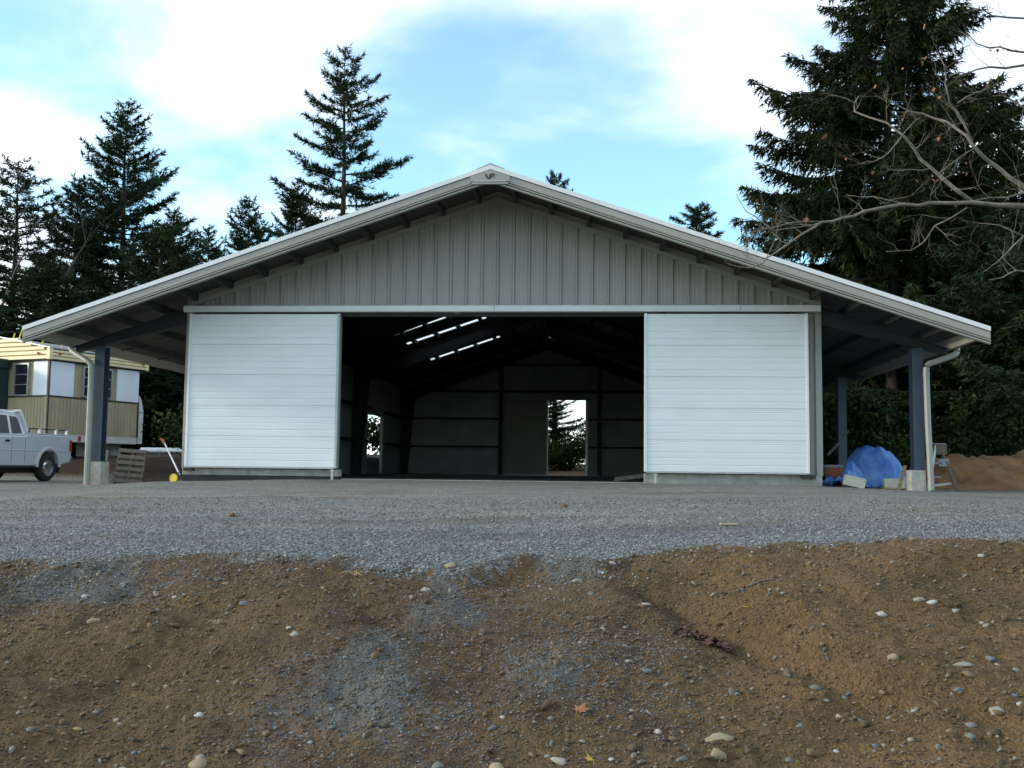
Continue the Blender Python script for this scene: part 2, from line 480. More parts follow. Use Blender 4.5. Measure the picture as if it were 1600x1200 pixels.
soil1 = gmix(gthresh(gattr('ochre'), 3.0, .5, .2, .8), soil_a, soil_b)
soil2 = gramp(gnoise(38, 5), [(.3, (0.60, 0.60, 0.61)), (.52, (1.0, 1.0, 1.0)), (.75, (1.38, 1.32, 1.24))])
soil = gmix(1.0, soil1, soil2, 'MULTIPLY')
shaded_soil = gramp(gnoise(6, 6), [(.3, (0.020, 0.013, 0.009)), (.7, (0.048, 0.031, 0.021))])  # darkened soil colour that carries the shade under the lean-to
soil = gmix(gattr('shaded_bank'), soil, shaded_soil)
vor = t.nodes.new('ShaderNodeTexVoronoi'); vor.inputs['Scale'].default_value = 62
t.links.new(co.outputs['Object'], vor.inputs['Vector'])
sp = t.nodes.new('ShaderNodeSeparateColor'); t.links.new(vor.outputs['Color'], sp.inputs[0])
grv_f = gramp(sp.outputs[0], [(0.0, (0.083, 0.087, 0.090)), (.5, (0.140, 0.147, 0.151)), (.85, (0.205, 0.214, 0.218)), (1.0, (0.36, 0.365, 0.365))])
grv_o = gramp(sp.outputs[0], [(0.0, (0.110, 0.107, 0.096)), (.5, (0.178, 0.174, 0.158)), (.85, (0.235, 0.230, 0.212)), (1.0, (0.35, 0.34, 0.32))])
grv1 = gmix(gattr('fresh'), grv_o, grv_f)
grv2 = gramp(gnoise(0.8, 6, (0.30, 1.9, 1)), [(.28, (0.66, 0.65, 0.63)), (.5, (0.97, 0.97, 0.95)), (.72, (1.18, 1.15, 1.10))])
grv = gmix(1.0, grv1, grv2, 'MULTIPLY')
stain = gramp(gnoise(0.55, 7, (0.42, 2.6, 1), .68), [(.54, (0, 0, 0)), (.68, (.75, .75, .75))])
grv = gmix(stain, grv, gramp(gnoise(20, 3), [(.3, (0.095, 0.072, 0.048)), (.7, (0.165, 0.130, 0.090))]))
grt = gramp(gnoise(120, 3), [(.3, (0.058, 0.060, 0.058)), (.5, (0.100, 0.102, 0.099)), (.7, (0.165, 0.168, 0.165))])
soil = gmix(gthresh(gattr('grit'), 42, 2.6, .35, .75, 8), soil, grt)
gr_ = gthresh(gattr('gravel'), 26, 1.1, .25, .75, 5)
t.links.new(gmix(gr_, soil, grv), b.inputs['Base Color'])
h1 = gnoise(55, 6, None, .65)
hm = t.nodes.new('ShaderNodeMath'); hm.operation = 'MULTIPLY_ADD'; t.links.new(vor.outputs['Distance'], hm.inputs[0]); hm.inputs[1].default_value = -0.8; t.links.new(h1, hm.inputs[2])
bp = t.nodes.new('ShaderNodeBump'); bp.inputs['Strength'].default_value = 0.9; bp.inputs['Distance'].default_value = 0.018
t.links.new(hm.outputs[0], bp.inputs['Height']); t.links.new(bp.outputs[0], b.inputs['Normal'])
ground_me.materials.append(gm)
ground = link('ground', ground_me, None)
tag(ground, 'gravel apron and brown soil bank in front of the barn', 'ground', kind='structure')

# ------------------------------------------------------------------ barn
W = 6.096
TOP, SL = 5.72, 0.3392
XE = 8.68
OV = 1.5                       # gable overhang
LEN = 22.4
def T(x): return TOP - SL * abs(x)
barn = thing('barn', 'large beige steel barn with wide open white sliding doors and side lean-tos', 'barn')

# gable siding, one rib-to-rib sheet per object
def siding_panel(x0, x1, zb, ztop, y=0.0):
    w = x1 - x0
    prof = [(0, -.040), (.030, -.040), (.050, 0)]
    for c in (.125, .205):
        prof += [(c - .014, 0), (c - .006, -.0035), (c + .006, -.0035), (c + .014, 0)]
    prof += [(w - .022, 0), (w - .0015, -.034)]
    prof = [(min(a, w), bb) for a, bb in prof]
    mb = MB(); n = len(prof)
    xa = [x0 + a for a, _ in prof]
    top = [ztop(x) for x in xa]
    mb.v += [(x, y + p[1], zb) for x, p in zip(xa, prof)] + [(x, y + p[1], zt) for x, p, zt in zip(xa, prof, top)]
    mb.v += [(x, y + .04, zb) for x in xa] + [(x, y + .04, zt) for x, zt in zip(xa, top)]
    for i in range(n - 1):
        mb.f.append((i, i + 1, n + i + 1, n + i))
        mb.f.append((2 * n + i + 1, 2 * n + i, 3 * n + i, 3 * n + i + 1))
        mb.f.append((n + i, n + i + 1, 3 * n + i + 1, 3 * n + i))
        mb.f.append((i + 1, i, 2 * n + i, 2 * n + i + 1))
    mb.f.append((0, n, 3 * n, 2 * n)); mb.f.append((n - 1, 3 * n - 1, 4 * n - 1, 2 * n - 1))
    return mb
RIB = 2 * W / 40
for i in range(40):
    x0 = -W + i * RIB
    siding_panel(x0, x0 + RIB, 3.262, lambda x: T(x) - 0.26).build('siding_panel', 'siding', barn)
# inner lining of the gable, walls of the box behind the doors
for s in (-1, 1):
    MB().box(-W + .02, -3.06, .045, .12, .2, 3.30).build('front_wall', 'siding', barn) if s < 0 else MB().box(2.86, W - .02, .045, .12, .2, 3.30).build('front_wall', 'siding', barn)
g = MB(); g.poly([(-W + .02, .05, 3.31), (W - .02, .05, 3.31), (W - .02, .05, T(W) - .25), (0, .05, T(0) - .25), (-W + .02, .05, T(W) - .25)])
g.build('gable_lining', 'liner', barn)
for s in (-1, 1):
    mb = MB(); mb.prism([(0, -.30), (.030, -.30), (.030, -.205), (0, -.205)], (0, -.044, T(0)), (s * (W + .03), -.044, T(W + .03)), (0, -1, 0), (0, 0, 1))
    mb.build('gable_trim', 'siding', barn)
    MB().prism([(0, -.29), (.035, -.29), (.035, -.092), (0, -.092)], (0, -.006, T(0)), (s * (W + .02), -.006, T(W + .02)), (0, -1, 0), (0, 0, 1)).build('eave_closure', 'siding', barn)
# corner trims
MB().box(-W - .045, -W + .075, -.07, .16, .17, T(W) - .10).build('corner_trim', 'siding', barn, bevel=.006)
MB().box(W - .075, W + .045, -.07, .16, .17, T(W) - .10).build('corner_trim', 'siding', barn, bevel=.006)
for i in range(2):                              # two ribbed sheets left in view beside the open leaf
    siding_panel(5.60 + i * .21, 5.81 + i * .21, .19, lambda x: 3.255, 0.0).build('siding_panel', 'siding', barn)
# door track cover
for a, c in ((-6.15, -.03), (-.022, 4.62), (4.628, 6.10)):
    MB().prism([(0, 0), (.20, 0), (.205, .015), (.205, .115), (.10, .145), (0, .145)], (a, -.035, 3.235), (c, -.035, 3.235), (0, -1, 0), (0, 0, 1)).build('track_cover', 'track', barn)
MB().box(-3.06, 2.86, -.03, .06, 3.17, 3.234).build('door_track', 'steel', barn)
# sliding leaves, each of five ribbed sections
def sliding_door(x0, x1, edges):
    d = bpy.data.objects.new('sliding_door', None); COL.objects.link(d); d.parent = barn
    z0, z1 = 0.225, 3.195
    hs = (z1 - z0) / 5.0
    tops = []
    for k in range(5):
        a = z0 + k * hs; c = a + hs - .003
        prof = [(0, a), (.055, a), (.060, a + .003)]
        for fz, dp in ((.20, .005), (.42, .0035), (.60, .005), (.86, .0035), (.93, .0035)):
            z = a + fz * hs
            prof += [(.060, z - .012), (.060 - dp, z - .003), (.060 - dp, z + .003), (.060, z + .012)]
        prof += [(.060, c - .003), (.055, c), (0, c)]
        MB().prism(prof, (x0 + .05, -.135, 0), (x1 - .05, -.135, 0), (0, -1, 0), (0, 0, 1)).build('door_panel', 'door', d)
    MB().box(x0 + .02, x1 - .02, -.13, -.10, z0, z1).build('door_backing', 'door_edge', d)
    for xa, xb, mt in edges:
        MB().box(xa, xb, -.212, -.095, z0 - .012, z1 + .008).build('door_stile', mt, d, bevel=.004)
    MB().box(x0 + .052, x1 - .052, -.205, -.098, z0 - .028, z0 - .002).build('bottom_rail', 'door_edge', d)
    for xx in (x0 + .35, x1 - .35):
        MB().box(xx - .05, xx + .05, -.16, -.12, z1 + .009, z1 + .036).build('hanger', 'steel', d)
    return d
sliding_door(-6.03, -3.03, [(-6.03, -5.982, 'door'), (-3.078, -3.03, 'door_edge')])
sliding_door(2.83, 5.87, [(2.83, 2.878, 'door'), (5.822, 5.87, 'door')])
for x in (-3.10, 3.04):
    mb = MB(); mb.box(x - .02, x + .02, -.24, -.19, -.06, .15); mb.box(x - .04, x + .04, -.24, -.20, .151, .18)
    mb.build('floor_guide', 'door_edge', barn, bevel=.004)
MB().box(5.72, 5.98, -.20, -.10, .12, .19).build('door_stop', 'black', barn)
MB().box(-6.05, -5.86, -.20, -.10, .13, .185).build('door_stop', 'black', barn)
# footings
MB().box(-W - .03, -3.02, -.06, .20, .05, .185).build('footing', 'concrete', barn, bevel=.01)
MB().box(-W - .035, -3.0, -.075, .21, -.35, .048).build('footing', 'tar', barn, bevel=.01)
MB().box(2.84, W + .03, -.06, .20, -.35, .185).build('footing', 'concrete', barn, bevel=.01)
MB().box(-3.0, 2.84, .05, .25, -.35, .012).build('threshold', 'concrete', barn)
# roof edges
for s in (-1, 1):
    p0, p1 = (0, -OV, TOP), (s * XE, -OV, T(XE))
    MB().prism([(-.16, -.03), (.0, -.0), (.034, -.004), (.034, -.084), (0, -.084), (-.16, -.05)], p0, p1, (0, -1, 0), (0, 0, 1)).build('rake_trim', 'trim_white', barn)
    MB().prism([(-.06, -.30), (-.035, -.30), (-.035, -.088), (-.06, -.088)], p0, p1, (0, -1, 0), (0, 0, 1)).build('rake_backing', 'purlin', barn)
    MB().prism([(-.03, -.222), (.006, -.222), (.014, -.216), (.014, -.101), (.006, -.096), (-.03, -.096)], p0, p1, (0, -1, 0), (0, 0, 1)).build('rake_fascia', 'trim', barn)
    MB().prism([(-.03, -.264), (.014, -.264), (.026, -.256), (.026, -.243), (.010, -.234), (-.03, -.234)], p0, p1, (0, -1, 0), (0, 0, 1)).build('rake_moulding', 'trim', barn)
    MB().prism([(-.06, -.312), (.004, -.312), (.014, -.304), (.014, -.284), (0, -.275), (-.06, -.275)], p0, p1, (0, -1, 0), (0, 0, 1)).build('rake_moulding', 'trim', barn)
    # eave gutter
    MB().prism([(0, 0), (.02, -.15), (.14, -.15), (.17, 0), (.16, 0), (.13, -.135), (.03, -.135), (.01, 0)],
               (s * (XE - .15), -OV + .05, T(XE) - .035), (s * (XE - .15), LEN + .5, T(XE) - .035), (s, 0, 0), (0, 0, 1)).build('gutter', 'gutter', barn)
    # eave fascia strip seen from below
    MB().prism([(0, 0), (.03, 0), (.03, -.20), (0, -.20)], (s * (XE - .20), -OV + .05, T(XE) - .02), (s * (XE - .20), LEN + .5, T(XE) - .02), (s, 0, 0), (0, 0, 1)).build('eave_trim', 'trim', barn)
# peak box and emblem
pk = MB(); y0, y1 = -OV - .05, -OV + .01
pp = [(-.36, T(.36) - .10), (0, TOP - .10), (.36, T(.36) - .10), (.36, T(.36) - .20), (.30, T(.30) - .205), (-.30, T(.30) - .205), (-.36, T(.36) - .20)]
pk.v += [(x, y0, z) for x, z in pp] + [(x, y1, z) for x, z in pp]
k = len(pp); pk.f += [tuple(range(k)), tuple(range(2 * k - 1, k - 1, -1))] + [(i, k + i, k + (i + 1) % k, (i + 1) % k) for i in range(k)]
pk_o = pk.build('peak_box', 'trim', barn)
MB().box(-.30, .30, -OV - .058, -OV - .052, T(.30) - .218, T(.30) - .200).build('peak_lip', 'door_edge', barn)
MB().box(-.33, .33, -OV - .046, -OV - .01, T(.30) - .262, T(.30) - .222).build('peak_lip', 'trim', barn)
em = MB()
def stroke(a, c, w):
    a, c = Vector((a[0], 0, a[1])), Vector((c[0], 0, c[1])); d = (c - a).normalized(); nrm = Vector((-d.z, 0, d.x)) * w / 2
    q = [a - nrm, c - nrm, c + nrm, a + nrm]
    n = len(em.v); em.v += [(p.x, y0 - .010, p.z) for p in q] + [(p.x, y0 - .001, p.z) for p in q]
    em.f.extend([(n, n + 1, n + 2, n + 3), (n + 7, n + 6, n + 5, n + 4)] + [(n + i, n + 4 + i, n + 4 + (i + 1) % 4, n + (i + 1) % 4) for i in range(4)])
ez = TOP - .265
stroke((-.085, ez + .085), (-.035, ez + .0), .028)
stroke((-.008, ez - .002), (.012, ez + .086), .026)
stroke((.0, ez + .083), (.082, ez + .083), .020)
stroke((.078, ez + .08), (.05, ez + .040), .020)
stroke((.055, ez + .040), (.0, ez + .038), .018)
em.build('emblem', 'emblem', barn)
for s in (-1, 1):
    MB().prism([(0, -.02), (s * .26, -.26 * SL - .02), (s * .26, -.26 * SL + .012), (0, .030)], (0, -OV - .025, TOP), (0, LEN + .5, TOP), (1, 0, 0), (0, 0, 1)).build('ridge_cap', 'trim', barn)
# roof sheets
def slope_slab(s, xa, xb, ya, yb, up, dn):
    mb = MB(); w = yb - ya
    prof = [(0, dn), (w, dn), (w, up), (w * .98, up)]
    prof += [(w * .06, up), (w * .05, up + .03), (w * .01, up + .03), (0, up)]
    mb.prism(prof, (s * xa, ya, T(xa)), (s * xb, ya, T(xb)), (0, 1, 0), (0, 0, 1))
    return mb
SKY = [(8.70, 8.86), (10.60, 11.0), (12.86, 13.30), (17.66, 18.14)]
for s in (-1, 1):
    ybreaks = []
    y = -OV + .04
    while y < LEN + .4:
        y2 = min(y + .91, LEN + .5)
        if s < 0:
            for a, c in SKY:
                if y < a < y2: y2 = a
                if abs(y - a) < 1e-6: y2 = c
        ybreaks.append((y, y2)); y = y2
    for a, c in ybreaks:
        if s < 0 and any(abs(a - q[0]) < 1e-6 for q in SKY):
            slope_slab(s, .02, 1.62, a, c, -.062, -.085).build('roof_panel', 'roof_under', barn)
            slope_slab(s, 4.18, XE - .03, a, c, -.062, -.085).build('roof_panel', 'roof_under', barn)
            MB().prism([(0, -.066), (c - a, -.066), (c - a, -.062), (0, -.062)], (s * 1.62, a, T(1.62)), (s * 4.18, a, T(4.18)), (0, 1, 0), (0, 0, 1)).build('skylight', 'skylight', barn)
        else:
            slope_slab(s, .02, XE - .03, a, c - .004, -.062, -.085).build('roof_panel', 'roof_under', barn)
    # purlins
    for kx in range(12):
        x = .36 + .70 * kx
        MB().prism([(-.035, -.088), (.035, -.088), (.035, -.10), (-.022, -.10), (-.022, -.205), (.035, -.205), (.035, -.22), (-.035, -.22)],
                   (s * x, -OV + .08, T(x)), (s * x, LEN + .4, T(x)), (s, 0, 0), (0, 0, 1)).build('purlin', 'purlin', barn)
# rigid frames
FR = [0.34, 6.0, 11.5, 17.0, 22.0]
def ibeam_xz(mb, top, bot, y, fl=.09, th=.014):
    """tapered I section in the xz plane: top and bottom are lists of (x,z)"""
    n = len(mb.v); k = len(top)
    for yy in (y - th / 2, y + th / 2):
        mb.v += [(x, yy, z) for x, z in top] + [(x, yy, z) for x, z in bot]
    for o_ in (0, 2 * k):
        for i in range(k - 1):
            mb.f.append((n + o_ + i, n + o_ + i + 1, n + o_ + k + i + 1, n + o_ + k + i))
    for line in (top, bot):
        for i in range(k - 1):
            a, c = Vector((line[i][0], 0, line[i][1])), Vector((line[i + 1][0], 0, line[i + 1][1]))
            d = (c - a).normalized(); nrm = Vector((-d.z, 0, d.x))
            mb.prism([(-fl, -.006), (fl, -.006), (fl, .006), (-fl, .006)], (a.x, y, a.z), (c.x, y, c.z), (0, 1, 0), nrm)
for fy in (0.34, 7.5, 13.5, 22.0):
    for s in (-1, 1):
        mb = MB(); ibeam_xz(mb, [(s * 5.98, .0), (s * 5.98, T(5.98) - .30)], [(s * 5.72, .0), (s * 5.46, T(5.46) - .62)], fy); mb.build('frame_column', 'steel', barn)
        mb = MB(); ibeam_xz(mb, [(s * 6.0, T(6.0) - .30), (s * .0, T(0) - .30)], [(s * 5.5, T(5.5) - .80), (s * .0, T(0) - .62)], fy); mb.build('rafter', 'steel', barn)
for fi, fy in enumerate(FR):
    for s in (-1, 1):
        fy2 = 0.0 if fi == 0 else fy
        mb = MB(); ibeam_xz(mb, [(s * 6.12, T(6.12) - .30), (s * 8.44, T(8.44) - .30)], [(s * 6.12, T(6.12) - .62), (s * 8.44, T(8.44) - .40)], fy2 + .02); mb.build('lean_to_rafter', 'steel', barn)
        xc = s * 7.88; zt = T(7.88) - .48; zb = -.5 if fi == 0 else -.5
        mb = MB(); y_ = fy2 + .02
        mb.box(xc - .012, xc + .012, y_ - .10, y_ + .10, zb, zt)
        mb.box(xc - .10, xc + .10, y_ - .112, y_ - .10, zb, zt); mb.box(xc - .10, xc + .10, y_ + .10, y_ + .112, zb, zt)
        mb.box(xc - .11, xc + .11, y_ - .13, y_ + .13, .300 if s > 0 else .285, .318 if s > 0 else .303)
        mb.build('lean_to_column', 'column', barn)
        zg = tz(xc, fy2)
        if s > 0:
            MB().box(xc - .18, xc + .095, y_ - .16, y_ + .17, zg - .3, .298).build('concrete_pier', 'concrete', barn, bevel=.012)
        else:
            MB().box(xc - .115, xc + .165, y_ - .19, y_ + .15, zg - .3, .284).build('concrete_pier', 'concrete', barn, bevel=.012)
# sag rods under the lean-to sheets
for s in (-1, 1):
    for yy in (1.9, 3.8):
        for q in range(3):
            xa = 6.35 + q * .72
            MB().tube([(s * xa, yy, T(xa) - .26), (s * (xa + .66), yy + .12, T(xa + .66) - .13)], [.012, .012], 5).build('sag_rod', 'steel', barn)
# eave struts / side walls with an opening on one side
def side_wall(s, y0_, y1_, z0_, z1_):
    MB().box(min(s * (W - .06), s * W), max(s * (W - .06), s * W), y0_, y1_, z0_, z1_).build('side_wall', 'liner', barn)
HW = T(W) - .095
side_wall(1, .13, LEN, -.2, HW)
side_wall(-1, .13, 15.95, -.2, HW); side_wall(-1, 18.5, LEN, -.2, HW); side_wall(-1, 15.95, 18.5, 2.12, HW)
MB().box(-W - .02, -W + .10, 18.38, 18.50, -.1, 2.12).build('door_jamb', 'track', barn)
for s in (-1, 1):
    for z in (1.14, 2.28):
        segs = [(.5, 21.9)] if s > 0 else ([(.5, 15.9), (18.6, 21.9)])
        for a, c in segs:
            MB().box(min(s * (W - .26), s * (W - .065)), max(s * (W - .26), s * (W - .065)), a, c, z - .035, z + .035).build('girt', 'purlin', barn)
# back wall, its half open door
xo0, xo1 = -0.03, 1.48
def back(x0, x1, z0_, ztop):
    mb = MB(); xs_ = [x0] + ([0] if x0 < 0 < x1 else []) + [x1]
    mb.v += [(x, LEN, z0_) for x in xs_] + [(x, LEN, ztop(x)) for x in xs_] + [(x, LEN + .07, z0_) for x in xs_] + [(x, LEN + .07, ztop(x)) for x in xs_]
    n = len(xs_)
    for i in range(n - 1):
        mb.f += [(i, i + 1, n + i + 1, n + i), (2 * n + i, 3 * n + i, 3 * n + i + 1, 2 * n + i + 1), (i, 2 * n + i, 2 * n + i + 1, i + 1), (n + i, n + i + 1, 3 * n + i + 1, 3 * n + i)]
    mb.build('back_wall', 'liner', barn)
back(-W, -1.78, -.2, lambda x: 3.06); back(xo1 + .02, W, -.2, lambda x: 3.06); back(-W, W, 3.062, lambda x: T(x) - .095)
MB().box(-1.95, xo0 - .052, LEN + .09, LEN + .15, .02, 3.20).build('back_door', 'siding', barn)
MB().box(xo0 - .05, xo0, LEN + .08, LEN + .16, .02, 3.20).build('door_stile', 'alu', barn)
MB().box(xo1 + .005, xo1 + .10, LEN - .03, LEN + .10, -.02, 3.06).build('door_jamb', 'alu', barn)
for z in (1.14, 2.28, 3.40, 4.48):
    hx = W - .1 if z < 3.6 else (T(0) - .35 - z) / SL
    segs = [(-hx, -1.85), (xo1 + .12, hx)] if z < 3.1 else [(-hx, hx)]
    for a, c in segs:
        MB().box(a, c, LEN - .21, LEN - .005, z - .035, z + .035).build('girt', 'purlin', barn)
for x in (-1.95, 2.05):
    mb = MB(); mb.box(x - .09, x + .09, LEN - .24, LEN - .225, 0, T(x) - .35); mb.box(x - .01, x + .01, LEN - .224, LEN - .012, 0, T(x) - .35); mb.build('wind_column', 'steel', barn)
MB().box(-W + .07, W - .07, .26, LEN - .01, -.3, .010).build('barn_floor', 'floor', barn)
tb = MB().prism([(-.05, -.04), (.05, -.04), (.05, .04), (-.05, .04)], (2.30, 1.15, .055), (2.98, .95, .15), (0, 1, 0), (0, 0, 1)).build('timber', 'wood')
tag(tb, 'short timber lying on the barn floor beside the sliding door', 'timber')
# downspouts
for s in (-1, 1):
    if s < 0:
        pts = [(-8.545, .02, T(XE) - .17), (-8.53, .0, 2.55), (-8.45, -.05, 2.46), (-8.12, -.20, 2.29), (-8.01, -.23, 2.22), (-7.965, -.24, 2.08), (-7.955, -.25, 1.2), (-7.955, -.255, .32), (-7.955, -.255, tz(-7.95, -.25) + .02)]
    else:
        pts = [(8.62, .02, T(XE) - .17), (8.62, .0, 2.52), (8.55, -.04, 2.44), (8.20, -.15, 2.31), (8.05, -.19, 2.25), (7.995, -.20, 2.10), (8.005, -.205, 1.2), (8.03, -.21, .32), (8.04, -.21, tz(8.04, -.2) + .02)]
    col_pt = pts[5]
    sm_ = []
    for i in range(len(pts) - 1):
        p0_, p1_, p2_, p3_ = (Vector(pts[max(i - 1, 0)]), Vector(pts[i]), Vector(pts[i + 1]), Vector(pts[min(i + 2, len(pts) - 1)]))
        nst = 4 if i < 5 else 1
        for q in range(nst):
            u = q / nst
            sm_.append(tuple(.5 * (2 * p1_ + (p2_ - p0_) * u + (2 * p0_ - 5 * p1_ + 4 * p2_ - p3_) * u * u + (3 * p1_ - p0_ - 3 * p2_ + p3_) * u ** 3)) if i < 5 else tuple(p1_))
    sm_.append(pts[-1])
    pts = sm_
    d = MB().tube(pts, [.056] * len(pts), 8).build('downspout', 'gutter', barn, bevel=.004)
    MB().tube([col_pt, (col_pt[0], col_pt[1], col_pt[2] - .06)], [.062, .062], 8).build('spout_collar', 'gutter', d)
# pink survey paint round the pier
random.seed(3)
mb = MB()
for x, y, w, h in ((-7.84, -.36, .20, .08), (-7.70, -.85, .07, .06), (-7.98, -.46, .06, .05)):
    z = tz(x, y) + .016
    mb.poly([(x + w * math.cos(a) * random.uniform(.8, 1.1), y + h * math.sin(a) * random.uniform(.7, 1.2), tz(x + w * math.cos(a), y + h * math.sin(a)) + .022) for a in np.linspace(0, 2 * math.pi, 17)[:-1]])
tag(mb.build('paint_mark', 'pink'), 'pink survey paint sprayed on gravel at foot of concrete pier', 'paint mark')

# ------------------------------------------------------------------ caravan / mobile home
ang = math.atan2(.943, .333)
C0 = Vector((-14.23, 9.6, 0))
home = thing('mobile_home', 'old cream and gold mobile home with white panels raised on blocks', 'mobile home', (C0.x, C0.y, 0), ang)
# local x runs along the end face (u_R), local y to the left-back (u_L)
LX, LY = 3.62, 6.2
def hb(name, mat, x0, x1, y0_, y1_, z0_, z1_, parent=None, bevel=.0):
    return MB().box(x0, x1, y0_, y1_, z0_, z1_).build(name, mat, parent or home, bevel=bevel)
hb('shell', 'gold', .03, LX - .03, .03, LY - .03, 1.13, 3.30)
# vertical ribbed lower sheets
nr = 26
for i in range(nr):
    a = .02 + i * (LX - .04) / nr; c = a + (LX - .04) / nr
    MB().prism([(a, 0), (a + .02, -.018), (c - .03, -.018), (c - .006, 0), (c - .006, .028), (a, .028)], (0, 0, 1.13), (0, 0, 2.21), (1, 0, 0), (0, 1, 0)).build('siding_strip', 'gold', home)
for i in range(22):
    a = .02 + i * .13; c = a + .13
    MB().prism([(a, 0), (a + .02, -.018), (c - .03, -.018), (c - .006, 0), (c - .006, .028), (a, .028)], (0, 0, 1.13), (0, 0, 2.21), (0, 1, 0), (1, 0, 0)).build('siding_strip', 'gold', home)
for z in (2.215, 3.285):
    hb('trim_band', 'brown', -.03, LX + .02, -.03, .0, z, z + .045)
    hb('trim_band', 'brown', -.03, .0, .0, LY, z, z + .045)
hb('corner_post', 'brown', -.034, .012, -.034, .012, 1.13, 3.31)
hb('corner_post', 'brown', LX - .05, LX + .012, -.034, .0, 1.13, 2.24)
# end face: white panels and two jalousie windows
hb('white_panel', 'white', .05, .92, -.022, .028, 2.265, 3.28)
hb('white_panel', 'white', LX - .95, LX - .02, -.022, .028, 2.265, 3.28)
def jalousie(axis, a, c, z0_, z1_):
    w = bpy.data.objects.new('window', None); COL.objects.link(w); w.parent = home
    def bx(nm, mt, p, q, d0, d1, za, zb):
        if axis == 'x': MB().box(p, q, d0, d1, za, zb).build(nm, mt, w)
        else: MB().box(d0, d1, p, q, za, zb).build(nm, mt, w)
    fw_ = .045
    bx('frame', 'alu', a, a + fw_, -.05, .028, z0_, z1_); bx('frame', 'alu', c - fw_, c, -.05, .028, z0_, z1_)
    bx('frame', 'alu', a + fw_, c - fw_, -.05, .028, z0_, z0_ + fw_); bx('frame', 'alu', a + fw_, c - fw_, -.05, .028, z1_ - fw_, z1_)
    h = (z1_ - z0_ - 2 * fw_) / 3
    for k_ in range(3):
        za = z0_ + fw_ + k_ * h
        bx('pane', 'glass', a + fw_ + .002, c - fw_ - .002, -.012, .026, za + .012, za + h - .012)
        if k_: bx('glazing_bar', 'alu', a + fw_ + .002, c - fw_ - .002, -.045, .026, za - .011, za + .011)
jalousie('x', 1.26, 1.92, 2.28, 3.24)
jalousie('x', 1.98, 2.44, 2.28, 3.24)
hb('white_panel', 'white', -.022, .028, .05, .62, 2.265, 3.28)
jalousie('y', .80, 1.42, 2.25, 3.24)
# roof fascia: ribbed cream bands
def hroof(z_): return z_
PKY = 1.95
for k in range(5):                      # long face bands follow the low gable
    za = 3.33 + k * .135
    ya = 0 if k < 2 else PKY * (k - 1.6) / 3.6
    MB().prism([(0, za), (-.05, za + .01), (-.05, za + .10), (0, za + .13), (.05, za + .13), (.05, za)], (-.10, max(-.12, ya - .12), 0), (-.10, min(LY, 2 * PKY - ya + (3 if k < 2 else 0)), 0), (1, 0, 0), (0, 0, 1)).build('fascia_band', 'cream', home)
for k in range(3):
    za = 3.33 + k * .10
    MB().prism([(0, za), (-.05, za + .01), (-.05, za + .075), (0, za + .097), (.05, za + .097), (.05, za)], (-.10, -.10, 0), (LX + .22, -.10, 0), (0, 1, 0), (0, 0, 1)).build('fascia_band', 'cream', home)
hb('fascia_corner', 'cream', -.165, -.04, -.165, -.04, 3.315, 3.64)
hb('fascia_corner', 'cream', LX + .18, LX + .25, -.165, .0, 3.315, 3.64)
rf = MB()
rf.prism([(-.16, 3.645), (PKY, 4.03), (2 * PKY + .16, 3.645), (2 * PKY + .16, 3.67), (PKY, 4.065), (-.16, 3.675)], (-.17, 0, 0), (LX + .24, 0, 0), (0, 1, 0), (0, 0, 1))
rf.prism([(-.05, 3.34), (2 * PKY, 3.34), (2 * PKY, 3.64), (PKY, 4.02), (-.05, 3.64)], (-.05, 0, 0), (LX + .1, 0, 0), (0, 1, 0), (0, 0, 1))
rf.build('roof', 'alu', home)
for x, y, mt in ((-.175, .28, 'lamp_amber'), (.22, -.16, 'lamp_red'), (1.95, -.16, 'lamp_red'), (LX - .0, -.16, 'lamp_amber')):
    MB().box(x - .05, x + .05, y - .02, y + .02, 3.47, 3.53).build('marker_lamp', mt, home, bevel=.01)
# entry porch box, chassis beam, supports
pb = MB(); pb.box(-.95, -.05, 1.60, 1.72, .6, 3.10); pb.box(-.98, -.03, 1.56, 3.1, 3.10, 3.36); pb.box(-.95, -.05, 2.9, 3.0, .6, 3.10)
pb.build('entry_porch', 'dgreen', home)
hb('porch_door_frame', 'alu', -.99, -.955, 1.74, 1.80, .7, 3.0)
hb('chassis_beam', 'rust_white', .0, LX - .02, -.01, .10, .90, 1.125)
hb('chassis_beam', 'rust_white', .0, .10, .12, LY, .90, 1.125)
for x in (.5, 1.75, 2.8):
    hb('support_block', 'concrete', x, x + .40, .25, .65, .0, .898)
    hb('support_block', 'concrete', x, x + .40, 3.2, 3.6, .0, .898)
hb('underfloor', 'black', .12, LX - .1, .12, LY - .1, 1.05, 1.125)
hb('tail_lamp', 'lamp_red', 1.18, 1.28, -.03, -.012, .93, 1.09)
# rounded locker on the far corner
lk = MB(); prof = [(0, .92), (.20, .92)] + [(.20 + .02 * math.sin(a), .92 + 1.05 * a / 1.2) for a in np.linspace(.2, 1.2, 4)] + [(.16, 2.20), (.08, 2.42), (0, 2.50)]
lk.prism(prof, (LX + .015, -.02, 0), (LX + .015, .9, 0), (1, 0, 0), (0, 0, 1)); lk.build('end_locker', 'rust_white', home)
hb('locker_seam', 'brown', LX + .016, LX + .225, -.026, -.021, 1.93, 1.95)

